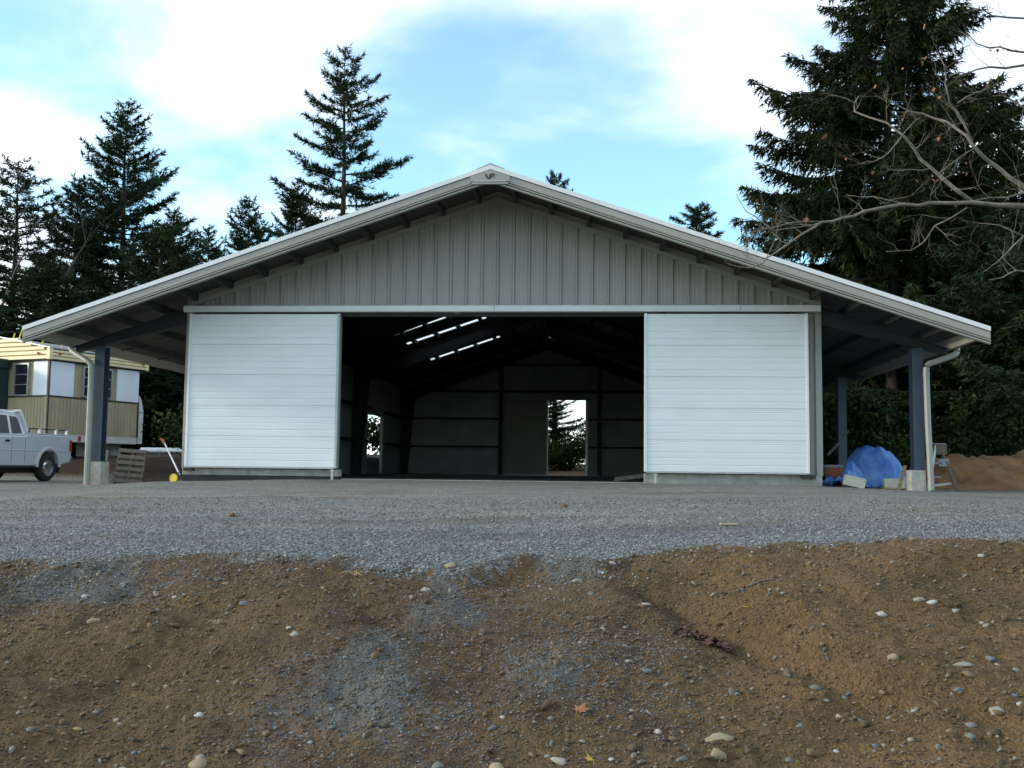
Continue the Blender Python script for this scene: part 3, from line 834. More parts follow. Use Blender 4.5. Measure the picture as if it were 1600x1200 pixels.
# yellow stakes and wire on the caravan roof
for i, (x, lean, h) in enumerate(((-15.9, .08, .42), (-15.75, .10, .44), (-15.05, .13, .46), (-14.50, .10, .32), (-13.72, .0, .20))):
    zb = 3.98 - .19 * abs(i - 1) * .5
    y = 10.4 + .1 * i
    o = MB().tube([(x - lean, y, zb - .30), (x + lean, y, zb + h - .1)], [.022, .022], 5).build('stake', 'yellow')
    tag(o, ('yellow stake standing first past the porch on the mobile home roof', 'yellow stake close beside another one on the mobile home roof', 'long leaning yellow stake halfway along the mobile home roof', 'shorter leaning yellow stake by the roof corner of the mobile home', 'short upright yellow stake beside the lean-to gutter')[i], 'stake', 'yellow stakes along the mobile home roof')
tag(MB().tube([(-17.6, 10.3, 4.26), (-16.2, 10.35, 4.24), (-15.0, 10.55, 4.26), (-14.0, 10.8, 4.34)], [.012] * 4, 4).build('cable', 'black'), 'thin wire strung above the mobile home roof', 'cable')

# ------------------------------------------------------------------ pickup truck
th = rad(263)
tx, ty = -13.17, 7.54
truck = thing('pickup_truck', 'silver extended cab pickup truck with rails and headache rack', 'pickup truck', (tx, ty, tz(-12.3, 6.3) - .0), th)
# local: x forward, y to the truck's left (towards the camera side), z up; origin rear end, side towards camera at y=+.86
TW = .86
def arc(cx, cz, r, a0, a1, n):
    return [(cx + r * math.cos(a), cz + r * math.sin(a)) for a in np.linspace(a0, a1, n)]
def body_prof():
    p = [(0.0, .60), (.04, .50), (.42, .44)]
    p += arc(.95, .40, .43, math.pi * .97, math.pi * .03, 11)
    p += [(1.5, .40), (3.45, .40)]
    p += arc(3.95, .40, .43, math.pi * .97, math.pi * .03, 11)
    p += [(4.5, .44), (4.95, .48), (5.02, .62), (5.0, .88), (4.85, 1.02), (3.75, 1.12), (3.60, 1.14), (1.86, 1.16), (1.84, 1.22), (.02, 1.22), (-.02, 1.1), (-.02, .7)]
    return p
prof = body_prof()
mb = MB()
secs = [(-TW, .0), (-TW + .05, .02), (TW - .05, .02), (TW, .0)]
n = len(prof)
for yv, gsz in ((-TW + .06, 0), (-TW, .03), (-TW, .03), (TW, .03), (TW, .03), (TW - .06, 0)):
    pass
mb.prism(prof, (0, -TW, 0), (0, TW, 0), (1, 0, 0), (0, 0, 1))
mb.build('body', 'car', truck, bevel=.045, seg=3)
# crease line and bed lip
MB().box(.06, 3.4, TW - .004, TW + .010, .785, .81).build('body_crease', 'car', truck, bevel=.004)
MB().box(.0, 1.84, TW - .10, TW - .0, 1.222, 1.242).build('bed_rail_cap', 'car', truck, bevel=.008)
MB().box(.0, 1.84, -TW, -TW + .10, 1.222, 1.242).build('bed_rail_cap', 'car', truck, bevel=.008)
for cx in (.95, 3.95):
    for s in (-1, 1):
        fl = MB(); a_out = arc(cx, .40, .50, math.pi * 1.02, -math.pi * .02, 14); a_in = arc(cx, .40, .425, -math.pi * .02, math.pi * 1.02, 14)
        fl.prism(a_out + a_in, (0, s * (TW - .03), 0), (0, s * (TW + .035), 0), (1, 0, 0), (0, 0, 1)); fl.build('wheel_arch', 'car', truck, bevel=.012, seg=2)
        w = MB().wheel((cx, s * (TW - .10), .36), (0, s, 0), [(.20, -.10), (.30, -.115), (.345, -.09), (.36, -.05), (.36, .05), (.345, .09), (.30, .112), (.215, .10)], 28).build('wheel', 'rubber', truck, smooth=True)
        MB().wheel((cx, s * (TW - .10), .36), (0, s, 0), [(.214, .10), (.205, .06), (.16, .05), (.12, .085), (.05, .095), (0, .095)], 20).build('rim', 'chrome', w)
cab = MB()
cw, tw_ = TW - .02, TW - .16
cp = [(1.84, 1.15), (1.95, 1.62), (2.00, 1.70), (2.12, 1.745), (2.7, 1.765), (3.10, 1.75), (3.22, 1.70), (3.80, 1.15)]
cab.v += [(x, cw - (cw - tw_) * (z - 1.15) / .57, z) for x, z in cp] + [(x, -(cw - (cw - tw_) * (z - 1.15) / .57), z) for x, z in cp]
k = len(cp); cab.f += [tuple(range(k)), tuple(range(2 * k - 1, k - 1, -1))] + [(i, k + i, k + (i + 1) % k, (i + 1) % k) for i in range(k)]
cab.build('cab', 'car', truck, bevel=.03, seg=3)
def cabwin(pts, nm='side_window'):
    for s in (1, -1):
        mbw = MB(); q = [(x, s * (cw - (cw - tw_) * (z - 1.15) / .57 + .006), z) for x, z in pts]; q2 = [(x, y - s * .02, z) for x, y, z in q]
        kk = len(q); mbw.v += q + q2
        mbw.f += [tuple(range(kk)), tuple(range(2 * kk - 1, kk - 1, -1))] + [(i, kk + i, kk + (i + 1) % kk, (i + 1) % kk) for i in range(kk)]
        mbw.build(nm, 'glass', truck, bevel=.006)
cabwin([(1.99, 1.22), (2.06, 1.56), (2.12, 1.63), (2.38, 1.655), (2.38, 1.20)])
cabwin([(2.47, 1.20), (2.47, 1.66), (3.02, 1.66), (3.16, 1.58), (3.52, 1.20)])
MB().prism([(1.885, 1.23), (2.02, 1.62), (2.0, 1.625), (1.862, 1.235)], (0, -.55, 0), (0, .55, 0), (1, 0, 0), (0, 0, 1)).build('rear_window', 'glass', truck)
MB().prism([(3.26, 1.64), (3.72, 1.18), (3.735, 1.19), (3.275, 1.655)], (0, -.60, 0), (0, .60, 0), (1, 0, 0), (0, 0, 1)).build('windscreen', 'glass', truck)
for x in (1.9, 2.405, 3.58):
    MB().box(x - .004, x + .004, TW - .004, TW + .003, .48, 1.14).build('door_seam', 'black', truck)
MB().box(2.50, 2.66, TW, TW + .03, 1.0, 1.05).build('door_handle', 'black', truck, bevel=.01)
MB().box(-.035, -.0, TW - .16, TW - .01, .80, 1.10).build('tail_light', 'lamp_red', truck, bevel=.008)
MB().box(-.035, -.0, -TW + .01, -TW + .16, .80, 1.10).build('tail_light', 'lamp_red', truck, bevel=.008)
MB().box(-.12, .02, -TW + .03, TW - .03, .50, .66).build('rear_bumper', 'chrome', truck, bevel=.02)
MB().box(-.034, -.021, -.62, .62, .74, 1.18).build('tailgate', 'car', truck, bevel=.01)
MB().box(4.97, 5.10, -TW + .03, TW - .03, .48, .64).build('front_bumper', 'chrome', truck, bevel=.03)
for s in (-1, 1):
    MB().box(4.93, 5.03, s * .70 - .12, s * .70 + .12, .74, .90).build('headlight', 'white', truck, bevel=.02)
    rail = MB().tube([(.12, s * (TW - .05), 1.245), (.14, s * (TW - .05), 1.36), (1.70, s * (TW - .05), 1.36), (1.72, s * (TW - .05), 1.245)], [.017] * 4, 6).build('side_rail', 'black', truck)
    for x in (.16, .62, 1.3):
        MB().box(x - .03, x + .03, s * (TW - .05) - .025, s * (TW - .05) + .025, 1.243, 1.375).build('rail_post', 'white', rail)
    MB().prism([(1.66, 1.24), (1.74, 1.24), (2.08, 1.80), (2.02, 1.82)], (0, s * .76 - .03, 0), (0, s * .76 + .03, 0), (1, 0, 0), (0, 0, 1)).build('rack_upright', 'white', truck)
MB().box(2.00, 2.06, -.73, .73, 1.76, 1.815).build('rack_bar', 'white', truck)
MB().box(3.05, 3.10, -.66, .66, 1.735, 1.765).build('rack_bar', 'white', truck)
for s in (-1, 1):
    MB().box(2.03, 3.08, s * .70 - .025, s * .70 + .025, 1.765, 1.795).build('rack_bar', 'white', truck)
MB().prism([(.42, .44), (1.5, .395), (3.45, .395), (3.45, .35), (1.5, .35)], (0, TW - .06, 0), (0, TW - .01, 0), (1, 0, 0), (0, 0, 1)).build('rocker_panel', 'black', truck)
MB().box(-.012, .09, TW - .002, TW + .014, .80, 1.10).build('tail_light', 'lamp_red', truck, bevel=.006)
MB().box(.30, .46, TW - .001, TW + .006, .92, 1.06).build('fuel_flap', 'car', truck, bevel=.004)
MB().prism([(3.25, 1.20), (3.42, 1.20), (3.44, 1.36), (3.27, 1.36)], (0, TW + .02, 0), (0, TW + .17, 0), (1, 0, 0), (0, 0, 1)).build('door_mirror', 'black', truck, bevel=.02)
MB().box(.15, 4.8, -TW + .22, TW - .22, .22, .55).build('chassis', 'black', truck)

# ------------------------------------------------------------------ pallet, lumber, measuring wheel
pal = thing('pallet', 'weathered wooden pallet leaning upright against the soil bank', 'pallet', (-9.28, 4.35, tz(-9.28, 4.35) - .01), rad(8))
pal.rotation_euler = (rad(-12), rad(4), rad(6))
for x in (-.32, .0, .31):
    MB().box(x - .022, x + .022, .02, .11, 0, .86).build('stringer', 'wood', pal)
random.seed(5)
for k in range(6):
    z = .04 + k * .148
    MB().box(-.34 + random.uniform(-.01, .01), .34 + random.uniform(-.01, .01), 0, .018, z, z + .085).build('slat', 'wood', pal)
for k in range(3):
    z = .04 + k * .37
    MB().box(-.34, .34, .112, .13, z, z + .085).build('slat', 'wood', pal)
tag(MB().prism([(-.03, -.02), (.03, -.02), (.03, .02), (-.03, .02)], (-9.72, 4.10, tz(-9.5, 4.1) - .02), (-9.86, 4.50, tz(-9.5, 4.1) + .80), (1, 0, 0), (0, 1, 0)).build('leaning_plank', 'wood'),
    'narrow grey plank propped beside the wooden pallet', 'plank')
lum = thing('pipe_stack', 'low stack of pale pipes and boards on the soil bank behind the lean-to', 'pipe stack', (-11.0, 11.6, tz(-11.0, 11.6)), rad(8))
for k in range(6):
    MB().tube([(-1.2, k * .12, .30 + .05 * (k % 2)), (.95 - .1 * (k % 3), k * .12, .30 + .05 * (k % 2))], [.055, .055], 10).build('pipe', 'white', lum)
for k in range(4):
    MB().box(-1.3, 1.0 + .1 * (k % 2), -.02 + k * .17, .12 + k * .17, .10, .22).build('board', 'lumber' if k % 2 else 'wood', lum)
for x in (-.9, .6):
    MB().box(x - .05, x + .05, -.1, .75, -.05, .098).build('bearer', 'wood', lum)
mw = thing('measuring_wheel', 'measuring wheel with yellow disc and red grip leaning by the barn corner', 'measuring wheel', (-6.36, -.30, tz(-6.36, -.3)), 0)
w = MB().wheel((.17, 0, .085), (.25, 1, 0), [(.0, .02), (.03, .022), (.032, .012), (.068, .010), (.072, .018), (.085, .018), (.085, -.018), (.072, -.018), (.068, -.010), (.03, -.012), (0, -.012)], 24).build('wheel', 'yellow', mw, smooth=False)
MB().wheel((.17, 0, .085), (.25, 1, 0), [(.026, .035), (.0, .036)], 10).build('hub', 'black', w)
MB().tube([(.27, .05, .085), (.26, .05, .16), (-.12, .16, .78)], [.016, .016, .014], 8).build('pole', 'white', mw)
MB().tube([(.17, .035, .085), (.27, .05, .10)], [.014, .014], 6).build('axle', 'black', mw)
MB().tube([(.275, .047, .08), (.235, .06, .20)], [.026, .022], 8).build('clamp', 'dgreen', mw)
MB().tube([(-.105, .155, .755), (-.155, .175, .83), (-.21, .18, .85)], [.026, .028, .022], 8).build('grip', 'lamp_red', mw)

# ------------------------------------------------------------------ blue tarp pile and things round it
def tarp_dome(name, cx, cy, rx, ry, h, seed, skirt, nx_=64, ny_=44, lean=0.0):
    mb_v = []; a = np.linspace(-1.25, 1.25, nx_); c = np.linspace(-1.25, 1.25, ny_)
    A, B = np.meshgrid(a, c)
    R_ = np.sqrt((np.abs(A) ** 2.4 + np.abs(B) ** 2.4)) ** (1 / 1.2)
    hgt = h * np.clip(1 - np.clip(R_, 0, 1) ** 3.2, 0, 1) ** .62
    th_ = np.arctan2(B, A)
    folds = (np.sin(th_ * 9 + 2 * vnoise(A * 2 + seed, B * 2)) * .5 + np.sin(th_ * 17 + seed)) * .007 * np.clip(R_ * 1.2, 0, 1.4)
    wr = .060 * fbm(A * 2.0 + seed, B * 2.0, 3, seed, .45) - .11 * np.abs(fbm(A * 1.7 + .7 * B, B * 1.5 - .4 * A + seed, 4, seed + 3, .5)) + .05
    Xw = cx + A * rx * (1 + .06 * vnoise(th_ * 2, R_ + seed, seed)) + lean * hgt
    Yw = cy + B * ry
    g_ = terrain(Xw, Yw)
    Zw = g_ + np.maximum(hgt + folds * (hgt > .05) + wr * 1.0 * (R_ < 1.4), .015 + np.abs(wr) * skirt)
    V = np.stack([Xw, Yw, Zw], -1).reshape(-1, 3)
    id_ = np.arange(nx_ * ny_).reshape(ny_, nx_)
    Fq = np.stack([id_[:-1, :-1], id_[:-1, 1:], id_[1:, 1:], id_[1:, :-1]], -1).reshape(-1, 4)
    me = tri_mesh(name, V, Fq, smooth=True)
    o = link(name, me, 'tarp')
    md = o.modifiers.new('solid', 'SOLIDIFY'); md.thickness = .006; md.offset = -1
    return o
tag(tarp_dome('tarp_pile', 7.52, 1.70, .60, .54, .78, 3, 2.0), 'rounded heap covered with a creased blue tarp beside the lean-to column', 'tarp pile')
# loose end of tarp: a crumpled sheet dragged up against the barn corner
V = []; nu, nv = 46, 30
U, Vv = np.meshgrid(np.linspace(0, 1, nu), np.linspace(0, 1, nv))
Xw = 6.18 + .86 * U + .06 * np.sin(Vv * 5) + .16 * Vv
Yw = .30 + .75 * Vv
ridge = .46 * np.exp(-((U - .38 - .38 * Vv) / .20) ** 2) * (0.15 + .85 * sstep(0, .9, Vv))
Zw = terrain(Xw, Yw) + .02 + ridge + 0.10 * np.abs(fbm(U * 4, Vv * 3, 4, 15, .6)) + .06 * fbm(U * 3, Vv * 3, 3, 19)  * sstep(.0, .2, Vv) 
id_ = np.arange(nu * nv).reshape(nv, nu)
o = link('loose_tarp', tri_mesh('loose_tarp', np.stack([Xw, Yw, np.maximum(Zw, terrain(Xw, Yw) + .012)], -1).reshape(-1, 3), np.stack([id_[:-1, :-1], id_[:-1, 1:], id_[1:, 1:], id_[1:, :-1]], -1).reshape(-1, 4), smooth=True), 'tarp')
md = o.modifiers.new('solid', 'SOLIDIFY'); md.thickness = .006; md.offset = -1
tag(o, 'crumpled loose blue tarp bunched up at the barn corner', 'tarp')
bk = thing('bucket', 'orange and grey bucket half hidden behind the crumpled tarp', 'bucket', (6.62, 1.25, tz(6.62, 1.25)))
MB().wheel((0, 0, 0), (0, 0, 1), [(0, .01), (.15, .01), (.18, .40), (.165, .40), (.14, .03)], 20).build('pail', 'orange', bk, smooth=True)
MB().wheel((0, 0, 0), (0, 0, 1), [(.186, .37), (.192, .40), (.186, .425), (.0, .43)], 20).build('lid', 'grey_plastic', bk)
def block(x, y, rz, tilt, label, w=.40, h=.20):
    o = thing('concrete_block', label, 'concrete block', (x, y, tz(x, y) + .02), rz)
    o.rotation_euler = (rad(-14), tilt, rz)
    mb = MB(); mb.box(-w / 2, w / 2, 0, .06, 0, h); mb.build('face', 'block', o, bevel=.008)
    mb = MB(); mb.box(-w / 2, -w / 2 + .04, .061, .13, 0, h); mb.box(w / 2 - .04, w / 2, .061, .13, 0, h); mb.box(-.02, .02, .061, .13, 0, h); mb.build('web', 'block', o, bevel=.006)
block(6.74, .16, rad(-8), rad(13), 'tilted pale concrete block holding down the crumpled tarp', .40, .20)
block(7.66, .72, rad(3), rad(-1), 'pale concrete block set upright in front of the rounded tarp heap', .40, .20)
sc = MB(); sc.box(-.16, .16, -.05, .06, 0, .03); o = sc.build('board_scrap', 'lumber'); o.location = (7.55, .72, tz(7.55, .72) + .004); o.rotation_euler = (0, rad(2), rad(6))
tag(o, 'pale flat board scrap on gravel before the rounded tarp heap', 'board')
tag(MB().prism([(-.03, -.015), (.03, -.015), (.03, .015), (-.03, .015)], (7.60, .32, tz(7.6, .3) - .02), (7.73, .30, tz(7.6, .3) + .46), (1, 0, 0), (0, 1, 0)).build('leaning_board', 'lumber'),
    'short brown board leaning against the lean-to pier beside the tarp', 'board')
tag(MB().tube([(6.95, 3.3, .62), (7.25, 3.25, .95), (7.38, 3.2, 1.15)], [.03, .026, .018], 6).build('leaning_branch', 'wood'), 'crooked stick poking up behind the tarp heap', 'stick')
# step stool leaning behind the downspout
st = thing('step_ladder', 'small grey and wooden step ladder standing beside the lean-to pier', 'step ladder', (8.38, .55, tz(8.38, .55)), rad(-10))
for y in (-.16, .16):
    MB().prism([(-.02, -.012), (.02, -.012), (.02, .012), (-.02, .012)], (-.16, y, 0), (-.02, y * .8, .88), (1, 0, 0), (0, 1, 0)).build('rail', 'alu', st)
    MB().prism([(-.018, -.012), (.018, -.012), (.018, .012), (-.018, .012)], (.36, y, 0), (.06, y * .8, .84), (1, 0, 0), (0, 1, 0)).build('rear_leg', 'wood', st)
MB().box(-.10, .16, -.16, .16, .885, .91).build('top_cap', 'grey_plastic', st, bevel=.01)
MB().box(-.02, .17, -.15, .15, .70, .88).build('apron', 'wood', st)
for k, z in enumerate((.26, .52)):
    MB().box(-.14 + k * .03, .06 + k * .03, -.15, .15, z, z + .03).build('step', 'grey_plastic', st)
MB().box(.02, .20, -.15, -.13, .48, .62).build('brace', 'grey_plastic', st)
MB().prism([(-.02, -.01), (.02, -.01), (.02, .01), (-.02, .01)], (-.12, .17, .10), (.30, .17, .16), (0, 0, 1), (0, 1, 0)).build('brace', 'alu', st)

# dirt pile at the edge of the yard
A, B = np.meshgrid(np.linspace(8.9, 15.5, 120), np.linspace(3.4, 8.6, 90))
hp = (.66 * sstep(9.0, 10.55, A) * sstep(3.4, 5.4, B + .25 * fbm(A * .8, B * .8, 2, 3)) * sstep(8.6, 7.0, B) * sstep(15.5, 13.5, A))
hp = hp * (1 + .30 * fbm(A * 1.1, B * 1.1, 3, 13)) + .07 * fbm(A * 2.3, B * 2.3, 4, 23, .6) * np.clip(hp * 3, 0, 1) + .03 * np.abs(fbm(A * 8, B * 8, 3, 33, .6)) * np.clip(hp * 3, 0, 1)
Zp = terrain(A, B) + hp - .03
id_ = np.arange(A.size).reshape(A.shape)
o = link('dirt_pile', tri_mesh('dirt_pile', np.stack([A, B, Zp], -1).reshape(-1, 3), np.stack([id_[:-1, :-1], id_[:-1, 1:], id_[1:, 1:], id_[1:, :-1]], -1).reshape(-1, 4), smooth=True), 'pile_soil')
tag(o, 'long heap of reddish brown dirt beside the lean-to', 'dirt pile')

# ------------------------------------------------------------------ loose stones on the bank
STONES = [(-1.06,-13.74,0.038,'t'),(-1.17,-13.13,0.023,'g'),(-1.32,-13.34,0.025,'w'),(0.04,-14.87,0.02,'w'),(-0.08,-15.39,0.032,'p'),(0.23,-15.36,0.042,'t'),(-0.36,-14.89,0.015,'k'),(-0.5,-14.82,0.017,'g'),(-0.13,-15.2,0.013,'b'),(-0.67,-15.11,0.021,'g'),(-0.44,-15.35,0.014,'g'),(-0.14,-15.4,0.017,'g'),(-0.45,-13.2,0.023,'t'),(-0.2,-13.56,0.027,'b'),(-0.69,-13.44,0.016,'w'),(-0.5,-15.01,0.018,'y'),(0.21,-15.29,0.02,'p'),(0.99,-12.98,0.034,'t'),(0.88,-13.36,0.03,'w'),(0.28,-14.12,0.025,'p'),(0.22,-14.03,0.014,'w'),(1.32,-14.1,0.016,'g'),(1.53,-15.36,0.027,'t'),(1.48,-15.07,0.02,'g'),(1.52,-15.01,0.012,'w'),(0.55,-15.04,0.013,'g'),(0.73,-15.03,0.015,'g'),(0.67,-15.18,0.011,'w'),(1.48,-15.27,0.012,'o'),(1.28,-15.41,0.021,'g'),(1.83,-13.17,0.028,'p'),(1.97,-13.05,0.021,'b'),(2.05,-12.91,0.021,'w'),(2.24,-13.59,0.023,'w'),(2.09,-14.17,0.019,'p'),(2.6,-14.7,0.023,'g'),(1.8,-15.33,0.037,'p'),(2.45,-15.35,0.033,'t'),(2.48,-15.18,0.053,'t'),(2.22,-15.12,0.017,'w'),(2.01,-15.34,0.012,'w'),(2.2,-14.53,0.019,'b'),(1.74,-15.02,0.013,'g'),(1.74,-15.29,0.014,'g'),(2.47,-13.87,0.02,'t'),(2.11,-14.45,0.015,'p'),(2.3,-15.42,0.018,'g'),(1.92,-13.42,0.023,'g'),(2.98,-14.74,0.029,'g'),(3.45,-14.13,0.022,'w'),(3.68,-14.01,0.031,'p'),(3.74,-14.03,0.027,'w'),(3.84,-14.09,0.02,'p'),(3.68,-14.68,0.032,'p'),(3.84,-14.59,0.02,'b'),(3.58,-14.9,0.019,'b'),(3.66,-15.14,0.026,'p'),(3.53,-15.2,0.019,'g'),(3.49,-15.3,0.024,'n'),(3.35,-15.02,0.016,'p'),(3.36,-14.66,0.023,'t'),(3.03,-14.99,0.016,'t'),(3.23,-15.06,0.014,'g'),(2.84,-15.07,0.017,'g'),(3.12,-15.26,0.013,'b'),(3.1,-15.32,0.013,'b'),(3.1,-14.79,0.015,'b'),(3.77,-15.05,0.017,'b'),(3.76,-15.12,0.014,'w'),(2.95,-15.28,0.012,'w'),(3.92,-14.68,0.017,'p'),(2.74,-15.37,0.017,'g'),(4.26,-13.3,0.017,'w'),(4.56,-13.08,0.02,'p'),(3.34,-15.37,0.014,'g'),(3.96,-14.2,0.022,'p')]
ico = bmesh.new(); bmesh.ops.create_icosphere(ico, subdivisions=2, radius=1.0)
ICO_V = np.array([v.co[:] for v in ico.verts]); ICO_F = np.array([[v.index for v in f.verts] for f in ico.faces]); ico.free()
ico = bmesh.new(); bmesh.ops.create_icosphere(ico, subdivisions=1, radius=1.0)
ICO1_V = np.array([v.co[:] for v in ico.verts]); ICO1_F = np.array([[v.index for v in f.verts] for f in ico.faces]); ico.free()
TINTS = {'t': (.30, .235, .14), 'g': (.16, .16, .145), 'w': (.42, .405, .37), 'p': (.31, .285, .235), 'k': (.28, .22, .20), 'b': (.13, .155, .17), 'y': (.34, .25, .10), 'o': (.33, .14, .07), 'n': (.20, .23, .18)}
WORDS = {'t': 'tan', 'g': 'grey', 'w': 'white', 'p': 'pale buff', 'k': 'pinkish', 'b': 'blue grey', 'y': 'yellow brown', 'o': 'orange', 'n': 'greenish grey'}
rng = np.random.default_rng(11)
SPECIAL = {0: 'smooth tan oval stone alone on the open slope of the soil bank', 4: 'pale egg shaped stone low on the bank beside a big tan boulder',
           5: 'large tan rounded stone low on the bank beside pale pebbles', 17: 'tan stone resting at the edge where gravel meets soil',
           36: 'large pale flat topped stone beside a yellow leaf on the bank', 37: 'angular tan stone standing upright low on the bank',
           38: 'long flat tan stone lying just above the angular upright one', 35: 'tall grey stone standing in the gully of the soil bank',
           48: 'grey wedge shaped stone tilted on the brown bank', 53: 'long thin pale stone lying flat on the soil shelf',
           56: 'pale broken stone lying beside the dark furrow in the bank', 58: 'large greenish grey stone low on the bank by the dark furrow'}
MARKS = [('smooth tan oval stone', -1.06, -13.74), ('large tan rounded stone', .23, -15.36), ('tan stone at the gravel edge', .99, -12.98), ('large pale flat topped stone', 1.8, -15.33),
         ('angular upright tan stone', 2.45, -15.35), ('tall grey stone in the gully', 2.6, -14.7), ('grey wedge shaped stone', 2.98, -14.74), ('long thin pale stone', 3.68, -14.68),
         ('large greenish grey stone', 3.49, -15.3), ('curled orange brown maple leaf', 1.87, -14.99), ('amber leaf on the soil', 2.79, -13.86), ('rusty leaf by the gully head', 2.2, -13.67),
         ('dark red leaf litter', 2.5, -14.06), ('dark stick on the soil', 2.92, -13.53), ('tuft of straw roots', .42, -13.29), ('wisp of dry straw', -.26, -13.84)]
def stone_mesh(r, flat, long_, seed, ang_, tint):
    V = ICO_V.copy()
    q = V * (1.6 if ang_ else 1.0) + seed * 3.1
    d = 1 + .30 * vnoise(q[:, 0] * 1.3, q[:, 1] * 1.3 + q[:, 2], seed) + .16 * vnoise(q[:, 2] * 2.4, q[:, 0] * 2.4 - q[:, 1], seed + 1)
    V = V * d[:, None] * np.array([r * long_, r * .85, r * flat])
    return tri_mesh('stone', V, ICO_F, np.tile(np.array(tint), (len(V), 1)), smooth=not ang_)
for i, (x, y, r, c) in enumerate(STONES):
    flat = rng.uniform(.5, .8); lg = rng.uniform(1.0, 1.3)
    if i in (38, 53, 13): flat, lg = .42, 1.35
    if i == 35: flat, lg = 1.4, .85
    if i == 37: flat, lg = 1.0, .95
    tn = np.array(TINTS[c]) * rng.uniform(.75, 1.05)
    o = link('stone', stone_mesh(r, flat, lg, i + 1, i in (18, 37, 38, 48, 52, 56), tn), 'stone')
    o.location = (x, y, tz(x, y) + r * flat * .12)
    o.rotation_euler = (rng.uniform(-.25, .25) + .2, rng.uniform(-.25, .25), rng.uniform(-.6, .6))
    shp = 'small ' if r < .018 else ''
    lab = SPECIAL.get(i)
    if lab is None:
        nm_, lx_, ly_ = min(MARKS, key=lambda q: (q[1] - x) ** 2 + (q[2] - y) ** 2)
        dx, dy = x - lx_, y - ly_
        dd_ = math.hypot(dx, dy)
        rel_ = 'uphill of' if dy > abs(dx) else 'downhill of' if -dy > abs(dx) else 'beside'
        lab = '%s%s %sstone %s%s the %s' % (shp, WORDS[c], 'flat ' if flat < .56 else 'plump ' if flat > .72 else '', 'close ' if dd_ < .2 else 'well ' if dd_ > .5 and rel_ != 'beside' else '', rel_, nm_)
    tag(o, lab, 'stone', 'loose stones on the soil bank')

# pebbles and crushed gravel, far too many to count
def scatter(name, n, sampler, rlo, rhi, power, base_v, base_f, tints, seed, sink=.3, label=None, cat=None):
    g = np.random.default_rng(seed)
    x, y = sampler(g, n)
    n = len(x)
    r = rlo + (rhi - rlo) * g.random(n) ** power
    z = terrain(x, y) + r * sink
    k = len(base_v)
    sc_ = np.stack([r * g.uniform(.8, 1.35, n), r * g.uniform(.7, 1.1, n), r * g.uniform(.45, .85, n)], -1)
    V = np.repeat(base_v[None], n, 0) * (1 + .28 * g.standard_normal((n, k, 1)).clip(-1.3, 1.3)) * sc_[:, None, :]
    a = g.uniform(0, 2 * math.pi, n); ca, sa = np.cos(a)[:, None], np.sin(a)[:, None]
    tl = g.normal(0, .3, n)[:, None]
    Vz = V[..., 2] + V[..., 0] * tl
    V = np.stack([V[..., 0] * ca - V[..., 1] * sa + x[:, None], V[..., 0] * sa + V[..., 1] * ca + y[:, None], Vz + z[:, None]], -1)
    Fm = (base_f[None] + (np.arange(n) * k)[:, None, None]).reshape(-1, 3)
    ti = np.array(tints)[g.integers(0, len(tints), n)] * g.uniform(.7, 1.25, n)[:, None]
    me = tri_mesh(name, V.reshape(-1, 3), Fm, np.repeat(ti, k, 0))
    o = link(name, me, 'stone')
    return tag(o, label, cat, kind='stuff')
OCT_V = np.array([(1, 0, 0), (-1, 0, 0), (0, 1, 0), (0, -1, 0), (0, 0, 1), (0, 0, -1)], float)
OCT_F = np.array([(0, 2, 4), (2, 1, 4), (1, 3, 4), (3, 0, 4), (2, 0, 5), (1, 2, 5), (3, 1, 5), (0, 3, 5)])
def on_soil(g, n):
    x = g.uniform(-2.9, 6.2, n); y = g.uniform(-16.3, -12.4, n)
    keep = (y < edge_y(x) - .03) & (vnoise(x * 1.7, y * 1.7, 77) * .5 + vnoise(x * 5, y * 5, 78) * .35 + g.random(n) * .9 > .12)
    return x[keep], y[keep]
def on_gravel(g, n):
    y = edge_y(np.zeros(1))[0] + 7.5 * g.random(n) ** 1.9 - .4
    half = 4.2 + (y + 13) * .48
    x = 1.5 + half * g.uniform(-1.05, 1.05, n)
    keep = y > edge_y(x) + .10 - .22 * g.exponential(1.0, n)
    return x[keep], y[keep]
def on_spill(g, n):
    c = [(1.1, -13.8, .42, .7), (2.05, -14.45, .25, .45), (-1.6, -13.25, .8, .25), (1.0, -15.0, .45, .5)]
    k_ = g.integers(0, 4, n); c = np.array(c)[k_]
    return c[:, 0] + g.normal(0, 1, n) * c[:, 2], c[:, 1] + g.normal(0, 1, n) * c[:, 3]
SOILT = [(.106, .066, .031), (.140, .088, .040), (.160, .108, .056), (.080, .052, .026), (.12, .125, .12), (.20, .18, .14), (.15, .085, .05), (.23, .215, .185)]
GRVT = [(.09, .095, .098), (.12, .127, .131), (.15, .158, .162), (.18, .188, .19), (.22, .23, .23), (.31, .32, .315), (.15, .135, .11)]
scatter('soil_crumbs', 52000, on_soil, .0025, .011, 2.2, OCT_V, OCT_F, SOILT[:4], 1, .35, 'brown soil crumbs and grit covering the bank', 'soil')
scatter('soil_clods', 1500, on_soil, .008, .028, 3.0, ICO1_V, ICO1_F, SOILT[:4], 7, .15, 'clods of brown soil strewn over the bank', 'soil')
scatter('pebbles', 9500, on_soil, .004, .0155, 2.8, ICO1_V, ICO1_F, SOILT, 2, .3, 'mixed small pebbles scattered over the soil bank', 'pebbles')
scatter('gravel', 62000, on_gravel, .005, .013, 1.4, OCT_V, OCT_F, GRVT, 3, .3, 'crushed grey gravel spread over the yard', 'gravel')
scatter('gravel', 15000, on_spill, .0025, .0085, 1.5, OCT_V, OCT_F, GRVT[:4], 4, .3, 'grey grit tracked down over the brown bank', 'gravel')

